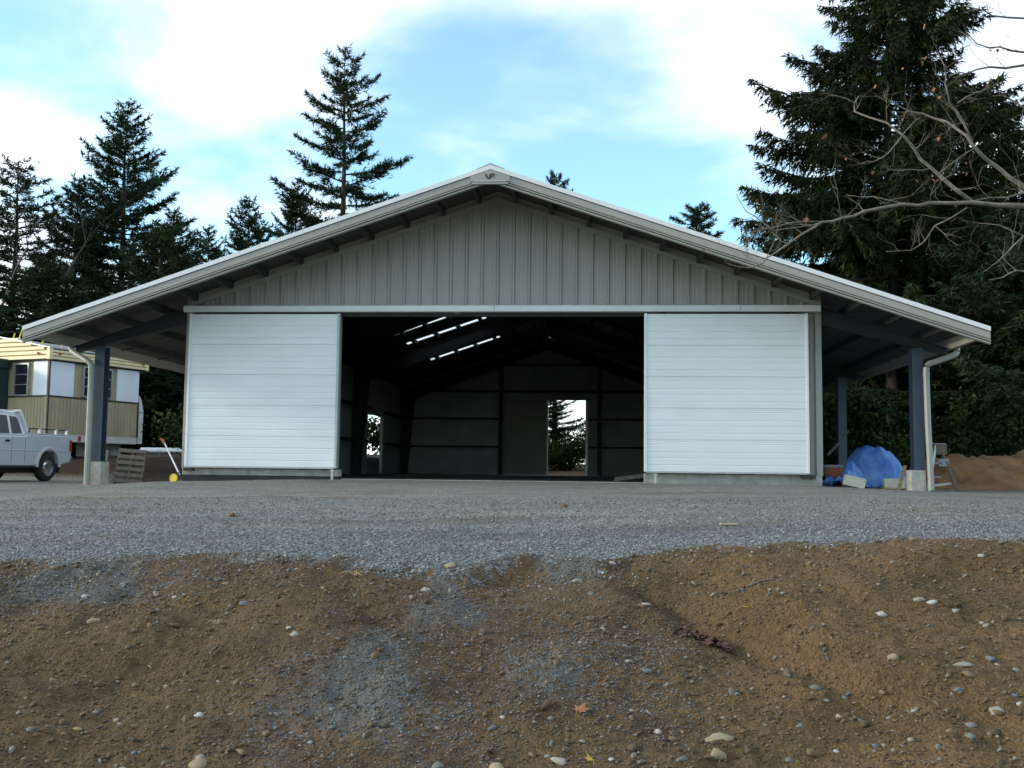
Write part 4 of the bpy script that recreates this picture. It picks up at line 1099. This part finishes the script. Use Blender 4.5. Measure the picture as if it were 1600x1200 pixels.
# fallen leaves, sticks, straw
def maple_leaf(name, x, y, size, rz, mat, label, curl=.35, lift=.012, tilt=.25):
    lobes = []
    for a, l in ((90, 1.0), (62, .45), (38, .82), (15, .40), (-12, .62), (-50, .22), (-90, .12), (-130, .22), (192, .62), (165, .40), (142, .82), (118, .45)):
        lobes.append((l * math.cos(rad(a)), l * math.sin(rad(a))))
    mb = MB(); mb.v.append((0, 0, 0)); n = len(lobes)
    for px, py in lobes:
        r_ = math.hypot(px, py); mb.v.append((px * size, py * size, curl * size * r_ * r_ * (.6 + .4 * math.sin(px * 5 + py * 3))))
    for i in range(n): mb.f.append((0, 1 + i, 1 + (i + 1) % n))
    mb.tube([(0, 0, 0), (.05 * size, -.5 * size, .02), (.12 * size, -.95 * size, .05 * size)], [.02 * size] * 3, 4)
    o = mb.build(name, mat)
    md = o.modifiers.new('solid', 'SOLIDIFY'); md.thickness = .0015
    o.location = (x, y, tz(x, y) + lift); o.rotation_euler = (tilt, rad(6), rz)
    if label: tag(o, label, 'leaf')
    return o
maple_leaf('maple_leaf', 1.87, -14.99, .062, rad(-25), 'leaf_dry', 'large curled orange brown maple leaf lying on the soil bank')
maple_leaf('maple_leaf', 1.92, -15.35, .028, rad(40), 'leaf_yellow', 'small yellow leaf beside the large pale stone', tilt=.6)
maple_leaf('maple_leaf', 2.79, -13.86, .030, rad(70), 'leaf_yellow', 'amber leaf lying flat on the bare soil shelf', curl=.1, tilt=.1)
maple_leaf('maple_leaf', 2.20, -13.67, .036, rad(10), 'leaf_dry', 'rusty leaf caught next to a white stone at the gully head')
maple_leaf('maple_leaf', 1.50, -15.25, .045, rad(160), 'leaf_red', 'dark crumpled leaf against the tan stone low on the bank')
g = np.random.default_rng(5); V = []; Fm = []
for i in range(70):
    u = g.random(); x = 2.42 + .24 * u + g.normal(0, .02); y = -13.98 - .17 * u + g.normal(0, .028)
    s_ = g.uniform(.016, .034); a = g.uniform(0, 6.3); z = tz(x, y) + g.uniform(.004, .028)
    b0 = len(V)
    for q in range(6):
        th_ = a + q * math.pi / 3; rr_ = s_ * (1 if q % 2 else .55)
        V.append((x + rr_ * math.cos(th_), y + rr_ * math.sin(th_), z + g.normal(0, .35) * s_))
    for q in range(1, 5): Fm.append((b0, b0 + q, b0 + q + 1))
tag(link('leaf_litter', tri_mesh('leaf_litter', V, Fm), 'leaf_red'), 'dark red rotting leaves gathered in the gully', 'leaves', kind='stuff')
def stick(p, q, r, label, mat='wood'):
    m_ = Vector(((p[0] + q[0]) / 2, (p[1] + q[1]) / 2 + .008))
    pts = [(p[0], p[1], tz(*p) + r), (m_.x, m_.y, tz(m_.x, m_.y) + r * 1.4), (q[0], q[1], tz(*q) + r)]
    tag(MB().tube(pts, [r, r * .9, r * .5], 6).build('stick', mat), label, 'stick')
stick((2.83, -13.54), (3.012, -13.526), .008, 'dark stick lying on the bare soil shelf', 'twig')
stick((2.672, -13.495), (2.741, -13.49), .005, 'short dark twig in line with the longer stick on the soil', 'twig')
o = MB().box(-.075, .075, -.03, .03, 0, .014).build('wood_chip', 'lumber'); o.location = (3.12, -10.36, tz(3.12, -10.36) + .01); o.rotation_euler = (0, 0, .1)
tag(o, 'reddish flat wood scrap lying alone on the gravel', 'wood scrap')
def clod(x, y, r, label):
    Vc = ICO_V * (1 + .3 * vnoise(ICO_V[:, 0] * 2 + x, ICO_V[:, 1] * 2 + ICO_V[:, 2], 3))[:, None] * np.array([r, r * .7, r * .7])
    o = link('dirt_clod', tri_mesh('dirt_clod', Vc, ICO_F), 'pile_soil'); o.location = (x, y, tz(x, y) + r * .3); tag(o, label, 'dirt clod')
clod(1.57, -7.98, .045, 'dark clod of dirt alone on the gravel')
clod(-1.95, -8.9, .04, 'small brown clod on the gravel before the white door')
for i, (x, y, s_, lab) in enumerate(((.42, -13.29, .10, 'tuft of dry straw roots near the top of the bank'), (-.26, -13.84, .07, 'wisp of dry straw lying on the open slope of the bank'))):
    g = np.random.default_rng(30 + i); mb = MB()
    for k in range(9):
        a = g.uniform(0, 6.3); l = s_ * g.uniform(.5, 1.2); z = tz(x, y)
        mb.tube([(x, y, z), (x + l * .5 * math.cos(a), y + l * .5 * math.sin(a), z + .03), (x + l * math.cos(a + .4), y + l * math.sin(a + .4), z + .012)], [.0016] * 3, 3)
    tag(mb.build('straw_tuft', 'straw'), lab, 'straw')

# ------------------------------------------------------------------ trees
def tufts(P, D, ln, wd, g, tint):
    """single needle sprays: triangles at P pointing along D"""
    n = len(P)
    D = D / np.linalg.norm(D, axis=1)[:, None]
    rnd = g.standard_normal((n, 3)); S_ = np.cross(D, rnd); S_ /= np.linalg.norm(S_, axis=1)[:, None] + 1e-9
    l = ln * g.uniform(.6, 1.3, n)[:, None]; w_ = wd * g.uniform(.7, 1.3, n)[:, None]
    V = np.stack([P - S_ * w_ * .5, P + S_ * w_ * .5, P + D * l], 1).reshape(-1, 3)
    return V, np.arange(3 * n).reshape(n, 3), np.repeat(tint, 3, 0)
def conifer_meshes(seed, H, R, base=.06, nb=95, prof=0.8, droop=.25, uptip=.25, dens=1.0, hang=0.0, trunk_r=None, gap=0.0, tl=.19, tw=.055, topang=.5):
    g = np.random.default_rng(seed); rnd = random.Random(seed)
    tr = trunk_r or H * .013 + .04
    wood = MB()
    wob = [(.05 * H / 15 * math.sin(i * 1.3 + seed), .05 * H / 15 * math.cos(i * 1.7 + seed)) for i in range(9)]
    tp = [(wob[i][0] * i / 8, wob[i][1] * i / 8, H * i / 8 - (.3 if i == 0 else 0)) for i in range(9)]
    wood.tube(tp, [tr * (1 - i / 8) + .012 for i in range(9)], 9)
    PP = []; DD = []; TT = []
    az = rnd.uniform(0, 6.28)
    for i in range(nb):
        f = (i + rnd.random()) / nb                  # 0 low .. 1 top
        h = H * (base + (1 - base) * f ** .92)
        if gap and rnd.random() < gap: continue
        az += 2.399 + rnd.uniform(-.5, .5)
        rel = (H - h) / (H * (1 - base))
        L = R * (rel ** prof) * rnd.uniform(.50, 1.16) + .22
        if rel > .9: L *= rnd.uniform(.6, 1.0)
        pitch = topang * (1 - rel) ** 1.5 - droop * rel * rnd.uniform(.5, 1.2)
        d0 = np.array([math.cos(az), math.sin(az), 0.0]); side = np.array([-math.sin(az), math.cos(az), 0.0])
        ss = np.linspace(0, 1, 7)
        cx = np.interp(h, [q[2] for q in tp], [q[0] for q in tp]); cy = np.interp(h, [q[2] for q in tp], [q[1] for q in tp])
        bend = rnd.uniform(-.15, .15)
        def bp_(s):
            s = np.asarray(s)[:, None]
            return np.array([cx, cy, h]) + d0 * s * L * math.cos(pitch) + side * bend * L * s * s + np.array([0, 0, 1]) * (L * (math.sin(pitch) * s - .18 * droop * 4 * s * (1 - s) + uptip * s ** 3 * .6))
        pts = bp_(ss)
        br = .012 + .011 * L
        wood.tube(pts, [br * (1 - .88 * s) for s in ss], 4, cap=False)
        nl = max(4, int(L / .13 * dens))
        s_ = g.uniform(.02, 1.0, 2 * nl) ** .72 if L > 1.0 else g.uniform(.05, 1, 2 * nl)
        o_ = bp_(s_)
        sg = np.where(np.arange(2 * nl) % 2 == 0, 1, -1)
        ll = (.10 + .30 * L * (1 - s_) ** .8 * np.minimum(1, s_ * 3 + .2)) * g.uniform(.6, 1.2, 2 * nl)
        ll = np.minimum(ll, .95)
        tang = (bp_(np.clip(s_ + .03, 0, 1.1)) - o_); tang /= np.linalg.norm(tang, axis=1)[:, None] + 1e-9
        dirs = tang * g.uniform(.5, 1.0, 2 * nl)[:, None] + side * (sg * g.uniform(.45, 1.0, 2 * nl))[:, None] + np.array([0, 0, 1]) * (g.normal(-.05, .22, 2 * nl) - hang * g.uniform(.3, 1.6, 2 * nl))[:, None]
        dirs /= np.linalg.norm(dirs, axis=1)[:, None]
        bt = g.uniform(.75, 1.25)
        for m_ in range(2 * nl):
            nt_ = max(2, int(ll[m_] / .055))
            q = g.uniform(0, 1, nt_)[:, None]
            P = o_[m_] + dirs[m_] * ll[m_] * q + np.array([0, 0, -1]) * (hang * .25 * ll[m_] * q * q) + g.normal(0, .018, (nt_, 3))
            PP.append(P); DD.append(dirs[m_] + g.normal(0, .55, (nt_, 3)) + np.array([0, 0, -.3 * hang]))
            TT.append(np.full(nt_, bt * g.uniform(.75, 1.3)))
    # leader
    q = g.uniform(.86, 1.0, 60); PP.append(np.stack([np.interp(q * H, [p[2] for p in tp], [p[0] for p in tp]), np.interp(q * H, [p[2] for p in tp], [p[1] for p in tp]), q * H], -1)); DD.append(g.normal(0, .6, (60, 3)) + np.array([0, 0, .7])); TT.append(np.ones(60))
    P = np.concatenate(PP); D = np.concatenate(DD); Tn = np.concatenate(TT)
    tint = np.stack([Tn, Tn, Tn * g.uniform(.85, 1.1, len(Tn))], -1)
    V, Fm, tt = tufts(P, D, tl, tw, g, tint)
    return wood.mesh('trunk'), tri_mesh('crown', V, Fm, tt)
def place_tree(name, meshes, x, y, z_off, rz, sc_, label, group, leafmat, cat='tree'):
    o = thing(name, label, cat, (x, y, tz(x, y) + z_off), rz, group)
    o.scale = (sc_[0], sc_[0], sc_[1]) if isinstance(sc_, tuple) else (sc_,) * 3
    a = link('trunk', meshes[0], 'bark', o, smooth=True); c = link('crown', meshes[1], leafmat, o)
    return o
mA = conifer_meshes(1, 20.5, 5.4, base=.22, nb=105, prof=.60, droop=.16, uptip=.20, dens=2.12, gap=.12, tl=.26, tw=0.055)                       # open fir
mB = conifer_meshes(2, 17.0, 5.2, base=.05, nb=150, prof=.68, droop=.16, uptip=.28, dens=1.95, tl=.26, tw=0.060)                        # dense fir
mC = conifer_meshes(3, 12.5, 4.0, base=.04, nb=130, prof=.68, droop=.12, uptip=.28, dens=1.95, tl=.26, tw=0.060)                        # young fir
mD = conifer_meshes(4, 18.6, 6.7, base=.24, nb=190, prof=.60, droop=.16, uptip=.12, dens=2.40, hang=.75, tl=.25, tw=0.055, topang=.25)                        # big spruce
mE = conifer_meshes(5, 13.0, 5.2, base=.02, nb=160, prof=.55, droop=.25, uptip=.10, dens=2.10, hang=.65, tl=.25, tw=0.060)    # skirted spruce
mF = conifer_meshes(6, 14.0, 3.6, base=.12, nb=125, prof=.50, droop=.14, uptip=.2, dens=1.80, gap=.18, tl=.25, tw=0.055)                     # thin pine
mG = conifer_meshes(7, 16.0, 2.2, base=.68, nb=50, prof=.45, droop=.05, uptip=.2, dens=2.38, gap=.05, tl=.27, tw=0.060)                       # flat topped pine
BG = 'conifers standing behind the barn and trailer'
place_tree('fir_tree', mA, -10.7, 30, 0, .4, 1.0, 'tall open layered fir rising behind the barn roof', BG, 'fir')
place_tree('fir_tree', mB, -20.5, 27, 0, 1.1, (1.0, .995), 'tall dense pointed fir rising above the mobile home', BG, 'fir')
place_tree('fir_tree', mC, -22.9, 27.3, 0, .2, (1.0, 1.07), 'smaller fir leaning close against the tall dense fir', BG, 'fir')
place_tree('pine_tree', mF, -24.0, 24, 0, 2.0, (1.15, .95), 'thin gappy pine next to the bare tree behind the mobile home', BG, 'fir')
place_tree('fir_tree', mC, -19.3, 30, 0, 2.5, (1.05, .99), 'young fir next to the tall dense fir above the eave', BG, 'fir')
place_tree('fir_tree', mC, -19.2, 34.5, 0, 4.0, (.8, 1.0), 'small slim fir tip showing above the roof edge', BG, 'fir')
place_tree('fir_tree', mC, -17.5, 36, 0, 5.2, (1.1, 1.15), 'bushy fir top standing alone above the roof slope', BG, 'fir')
place_tree('fir_tree', mB, -13.6, 32, 0, .9, (.62, .84), 'broad fir crowding the foot of the tall open fir', BG, 'fir')
place_tree('pine_tree', mG, -.9, 50, 0, .9, (.8, 1.23), 'tip of a far pine poking over the roof near the ridge', BG, 'fir')
place_tree('pine_tree', mG, 7.9, 43, 0, 2.9, (1.1, .98), 'flat topped pine showing over the far roof slope', BG, 'fir')
for x, y, sw, sh, rz, lab in ((-16.6, 22.5, 1.15, .80, .3, 'dark fir filling the gap behind the mobile home roof'), (-13.4, 22, 1.1, .62, 1.7, 'dark low fir seen between mobile home and barn'),
                          (-20.6, 20.5, 1.2, .66, 3.0, 'dark fir with low crown beyond the mobile home porch'), (-12.3, 18.5, .75, .60, 4.2, 'short dark fir close behind the lean-to'),
                          (-25.5, 22, 1.1, .75, 5.0, 'dark fir beneath the bare twigs beyond the mobile home'), (-16.2, 17.8, .9, .46, .8, 'small fir right behind the mobile home'), (-13.6, 26.0, 1.1, .78, 2.2, 'dark fir filling the gap above the lean-to eave'), (-22.5, 17.2, .95, .5, 1.3, 'small dark fir beside the mobile home porch')):
    place_tree('fir_tree', mC if y > 17.6 else mE, x, y, 0, rz, (sw, sh), lab, BG, 'fir')
RG = 'spruces crowding beside the barn'
place_tree('spruce_tree', mD, 11.5, 14.5, -.2, .7, 1.0, 'giant dark spruce with drooping boughs towering beside the barn', RG, 'spruce')
for x, y, sw, sh, rz, lab in ((16.3, 18, 1.0, 1.02, 1.0, 'tall dark spruce behind the bare maple limbs'), (9.9, 28, .52, .84, 2.0, 'rounded green spruce peeking over the roof beside the giant one'),
                          (14.0, 11.2, .95, .62, 3.1, 'low spruce with wide skirts behind the dirt pile'), (18.6, 15.5, 1.0, .9, 4.4, 'dark spruce at the end of the dirt pile'),
                          (12.2, 18.2, .62, .50, 5.1, 'short spruce seen under the lean-to roof'), (13.2, 20, 1.0, .8, .2, 'spruce filling in behind the giant one'),
                          (13.2, 27, 1.0, .75, 1.5, 'spruce standing far behind the lean-to columns'), (20.5, 21, 1.1, 1.05, 2.6, 'tall spruce farthest along the row beside the barn'),
                          (16.8, 11.5, .8, .55, 3.9, 'low dense spruce beyond the dirt pile end'), (7.6, 31, .9, .55, .9, 'low spruce far behind the back of the lean-to')):
    place_tree('spruce_tree', mE, x, y, -.15, rz, (sw, sh), lab, RG, 'spruce')
# trees glimpsed through the back door
place_tree('fir_tree', mC, -.8, 37, 0, 1.0, (.62, .48), 'small fir glimpsed through the open back door', 'trees behind the back door', 'fir')
place_tree('fir_tree', mC, -4.0, 33, 0, 2.4, (.9, .40), 'small fir seen through the open side of the barn', 'trees behind the back door', 'fir')

def bush_meshes(seed, rx, rz_, n):
    g = np.random.default_rng(seed); wood = MB()
    ends = []
    for i in range(16):
        a = g.uniform(0, 6.3); r_ = rx * g.uniform(.2, .95); h = rz_ * g.uniform(.45, 1.0) * (1 - .35 * r_ / rx)
        e_ = np.array([r_ * math.cos(a), r_ * math.sin(a), h]); ends.append(e_)
        wood.tube([(0, 0, -.2), tuple(e_ * .5 + np.array([0, 0, .15])), tuple(e_)], [.03, .02, .008], 4, cap=False)
    ends = np.array(ends)
    c = ends[g.integers(0, len(ends), n)]; t_ = g.uniform(.35, 1.08, n)[:, None]
    P = c * t_ + g.normal(0, .16 * rx / 1.5, (n, 3)); P[:, 2] = np.abs(P[:, 2])
    Tn = np.repeat(g.uniform(.6, 1.4, (n // 20 + 1)), 20)[:n]
    V, Fm, tt = tufts(P, g.normal(0, 1, (n, 3)), .11, .08, g, np.stack([Tn, Tn, Tn * .9], -1))
    return wood.mesh('stems'), tri_mesh('foliage', V, Fm, tt)
bA = bush_meshes(1, 1.5, 2.2, 5200); bB = bush_meshes(2, 1.8, 1.7, 5200)
for i, (x, y, s_, lab) in enumerate(((.5, 33, 1.25, 'leafy bush outside the open back door'), (1.9, 34.5, 1.2, 'low bush outside the back door jamb'), (-1.6, 30.5, 1.0, 'bush close behind the half open back door'),
                                 (8.7, 10.5, 1.3, 'olive green bush under the edge of the lean-to'), (10.3, 9.4, 1.15, 'leafy bush between lean-to and dirt pile'), (7.4, 14.5, 1.3, 'olive bush behind the lean-to column'),
                                 (-8.6, 9.5, 1.2, 'dark bush on the soil bank behind the lean-to'), (-9.5, 13.0, 1.4, 'bush beside the pipe stack on the soil bank'), (-9.9, 18.6, 1.4, 'bush seen through the open barn side door'), (-10.5, 21.0, 1.5, 'large bush beyond the open barn side door'), (-6.9, 29.5, 1.6, 'bush standing at the back corner of the barn'), (12.4, 8.8, 1.1, 'leafy bush right behind the dirt pile'), (15.6, 9.6, 1.2, 'leafy bush past the far end of the dirt pile'))):
    mm_ = bA if i % 2 else bB
    o = thing('bush', lab, 'bush', (x, y, tz(x, y)), i * 1.3, 'bushes round the barn'); o.scale = (s_,) * 3
    link('stems', mm_[0], 'bark', o); link('foliage', mm_[1], 'bush', o)

# bare deciduous trees
def grow(mb, p, d, L, r, depth, rnd, spread, ends, sides=5, up=.08):
    pts = [p]; rs = [r]; q = Vector(p); dd = Vector(d).normalized()
    ns = 3 if depth > 1 else 2
    for i in range(ns):
        dd = (dd + Vector((rnd.gauss(0, .16), rnd.gauss(0, .16), rnd.gauss(up, .14)))).normalized()
        q = q + dd * (L / ns); pts.append(tuple(q)); rs.append(r * (1 - .42 * (i + 1) / ns))
    mb.tube(pts, rs, sides, cap=False)
    if depth <= 0:
        ends.append(tuple(q)); return
    for i in range(rnd.choice((2, 3, 3))):
        k_ = rnd.randint(1, ns); base_ = pts[k_] if i else pts[-1]
        nd = (dd + Vector((rnd.gauss(0, spread), rnd.gauss(0, spread), rnd.gauss(.05, spread * .7)))).normalized()
        grow(mb, base_, nd, L * rnd.uniform(.6, .8), rs[k_ if i else -1] * .75, depth - 1, rnd, spread, ends, max(3, sides - 1), up)
for j, (x, y, h, lab) in enumerate(((-22.6, 20.5, 5.6, 'bare leafless tree with fine twigs behind the mobile home porch'), (-21.6, 22.5, 3.6, 'low bare tree with fine twigs in front of the tall dense fir'))):
    t_ = thing('bare_tree', lab, 'tree', (x, y, tz(x, y)), 0, 'bare trees behind the mobile home')
    mb = MB(); mb2 = MB(); rnd = random.Random(40 + j); ends = []
    mb.tube([(0, 0, -.3), (.05, .02, h * .5), (.0, .08, h)], [.13, .11, .09], 8)
    mb.build('trunk', 'bark', t_, smooth=True)
    for k in range(5):
        a = k * 1.26 + rnd.random()
        grow(mb2, (.0, .08, h * (.75 + .06 * k)), (math.cos(a) * .55, math.sin(a) * .55, 1), h * .62, .05, 4, rnd, .42, ends, 4, .1)
    mb2.build('crown', 'twig', t_)

# the maple reaching in beside the yard
LIMBS = {'A':[(7.31,-7.2,3.43),(7.0,-7.23,3.43),(6.4,-7.26,3.47),(5.9,-7.29,3.46),(5.58,-7.32,3.44),(5.11,-7.35,3.35),(4.84,-7.38,3.26),(4.61,-7.41,3.21),(4.37,-7.44,3.06),(4.02,-7.47,2.81),(3.89,-7.5,2.69),(3.73,-7.53,2.64),(3.54,-7.56,2.66)],'A2':[(4.66,-7.2,3.26),(4.27,-7.2,3.25),(3.96,-7.36,3.14),(3.69,-7.35,3.1)],'A3':[(4.65,-7.2,3.24),(4.07,-7.2,3.16)],'A4':[(4.07,-7.2,3.16),(3.95,-7.2,3.25),(3.72,-7.36,3.36),(3.6,-7.35,3.58)],'A5':[(3.76,-7.2,3.11),(3.76,-7.2,2.93),(3.75,-7.36,2.69)],'B':[(7.48,-6.8,3.56),(7.18,-6.8,3.78),(6.89,-6.81,4.01),(6.55,-6.96,4.23),(6.47,-6.94,4.38),(6.29,-6.76,4.63),(6.04,-6.63,4.78),(5.73,-6.68,4.87),(5.52,-6.87,4.91)],'B2':[(6.57,-6.8,4.35),(6.41,-6.8,4.73),(6.24,-6.96,4.92),(6.23,-6.95,5.18),(6.19,-6.78,5.52)],'B3':[(6.41,-6.8,4.85),(6.65,-6.8,4.99),(6.73,-6.96,4.99)],'C':[(6.49,-7.0,3.54),(6.09,-7.0,3.89),(5.88,-7.01,4.08),(5.67,-7.16,4.3),(5.45,-7.14,4.5),(5.11,-6.96,4.71),(5.2,-6.83,4.95)],'C2':[(5.66,-7.0,4.36),(5.5,-7.0,4.16),(5.28,-7.16,4.01),(5.14,-7.15,3.99)],'C3':[(5.66,-7.0,4.37),(5.81,-7.0,4.54),(5.85,-7.16,4.55)],'D':[(7.66,-6.5,5.41),(7.35,-6.5,5.44),(6.92,-6.51,5.42),(6.58,-6.66,5.28),(6.38,-6.64,5.26)],'D2':[(7.66,-6.5,5.53),(7.35,-6.5,5.61),(6.99,-6.66,5.62),(6.72,-6.65,5.67),(6.63,-6.48,5.87)],'E':[(7.72,-6.4,6.05),(7.4,-6.4,6.1),(7.0,-6.41,6.14),(6.76,-6.56,6.17),(6.62,-6.54,6.23)],'F':[(6.34,-7.25,3.41),(5.96,-7.25,3.19),(5.84,-7.26,3.01),(5.63,-7.41,2.86),(5.35,-7.39,2.85)],'G':[(7.4,-7.0,3.7),(7.1,-7.0,3.65),(6.69,-7.01,3.59),(6.29,-7.16,3.5)],'H':[(7.12,-7.6,2.6),(6.83,-7.6,2.57),(6.66,-7.61,2.54),(6.39,-7.76,2.44)],'I':[(7.18,-7.5,3.3),(6.89,-7.5,3.01),(6.65,-7.51,2.77),(6.37,-7.66,2.56)],'J':[(5.58,-7.3,3.45),(5.24,-7.3,3.54),(4.92,-7.31,3.56)],'K':[(7.6,-6.6,4.75),(7.29,-6.6,4.85),(7.06,-6.61,5.0),(6.86,-6.76,4.95)],'L':[(6.93,-7.4,3.02),(6.64,-7.4,3.16),(6.42,-7.41,3.18)],'Mm':[(6.12,-6.9,3.92),(6.39,-6.9,4.13),(6.51,-7.06,4.19)]}
maple = thing('maple_tree', 'bare maple tree with long pale limbs and a few dry leaves beside the yard', 'tree', (9.3, -6.9, tz(9.3, -6.9)))
mz = maple.location
def rel(p): return (p[0] - mz.x, p[1] - mz.y, p[2] - mz.z)
tk = MB(); tk.tube([rel((9.3, -6.9, mz.z - .4)), rel((9.28, -6.9, mz.z + .1)), rel((9.25, -6.95, 2)), rel((9.2, -6.9, 4)), rel((9.3, -6.8, 6)), rel((9.2, -6.7, 8.5)), rel((9.4, -6.6, 10.5))], [.32, .25, .20, .17, .13, .08, .03], 12)
tk.build('trunk', 'maple_bark', maple, smooth=True)
ROOTS = {'A': (9.2, -6.95, 3.0, .085), 'B': (9.2, -6.9, 2.7, .080), 'D': (9.25, -6.85, 4.9, .045), 'D2': (9.25, -6.85, 5.1, .035), 'E': (9.25, -6.8, 5.6, .035), 'G': (9.2, -6.95, 3.3, .035), 'H': (9.25, -6.95, 2.4, .035), 'I': (9.2, -6.95, 3.5, .030), 'K': (9.2, -6.9, 4.2, .035)}
R0 = {'C': .026, 'F': .011, 'A2': .010, 'A3': .008, 'A4': .008, 'A5': .006, 'B2': .017, 'B3': .009, 'C2': .010, 'C3': .008, 'J': .009, 'L': .010, 'Mm': .008}
rnd = random.Random(8); tips = []
tw = MB(); leaves = []
for kname, pts in LIMBS.items():
    lm = MB()
    if kname in ROOTS:
        x, y, z, r = ROOTS[kname]; pts = [(x, y, z)] + pts
        if kname == 'A': rs = list(np.interp(np.linspace(0, 1, len(pts)), [0, .2, .5, 1], [.06, .026, .017, .004]))
        elif kname == 'B': rs = list(np.interp(np.linspace(0, 1, len(pts)), [0, .25, .6, 1], [.06, .026, .017, .005]))
        else: rs = list(np.interp(np.linspace(0, 1, len(pts)), [0, .3, 1], [r, r * .45, .004]))
    else:
        rs = list(np.linspace(R0[kname], 0.0035 if kname != 'C' else .006, len(pts)))
    # refine with small kinks
    P2 = [pts[0]]; r2 = [rs[0]]
    for a, c, ra, rb in zip(pts[:-1], pts[1:], rs[:-1], rs[1:]):
        P2.append(tuple((a[i] + c[i]) / 2 + rnd.gauss(0, .014) for i in range(3))); r2.append((ra + rb) / 2 * rnd.uniform(.95, 1.1))
        P2.append(c); r2.append(rb)
    lm.tube([rel(p) for p in P2], r2, 7 if r2[0] > .03 else 5)
    lm.build('limb', 'maple_bark', maple, smooth=True)
    k0 = 3 if kname in ROOTS else 1
    for a, r_ in list(zip(P2, r2))[k0:]:
        for _ in range(rnd.choice((0, 1, 1, 1))):
            d = Vector((rnd.gauss(-.35, .6), rnd.gauss(0, .5), rnd.gauss(.15, .6)))
            grow(tw, rel(a), d, rnd.uniform(.14, .36), min(r_ * .45, .0045), 3 if rnd.random() < .25 else 2, rnd, .55, tips, 4, .05)
tw.build('twigs', 'maple_bark', maple)
lv = MB()
for i in range(34):
    p = Vector(rnd.choice(tips)); s_ = rnd.uniform(.025, .06)
    a = Vector((rnd.gauss(0, 1), rnd.gauss(0, 1), rnd.gauss(0, .4))).normalized(); d = Vector((0, 0, -1)) + Vector((rnd.gauss(0, .3), rnd.gauss(0, .3), 0))
    n_ = a.cross(d).normalized() * s_ * .25
    lv.poly([p, p + d * s_ * .5 + a * s_ * .5, p + d * s_ * 1.3 + n_])
    lv.poly([p, p + d * s_ * 1.3 + n_, p + d * s_ * .6 - a * s_ * .45 + n_])
lv.build('dry_leaves', 'leaf_dry', maple)
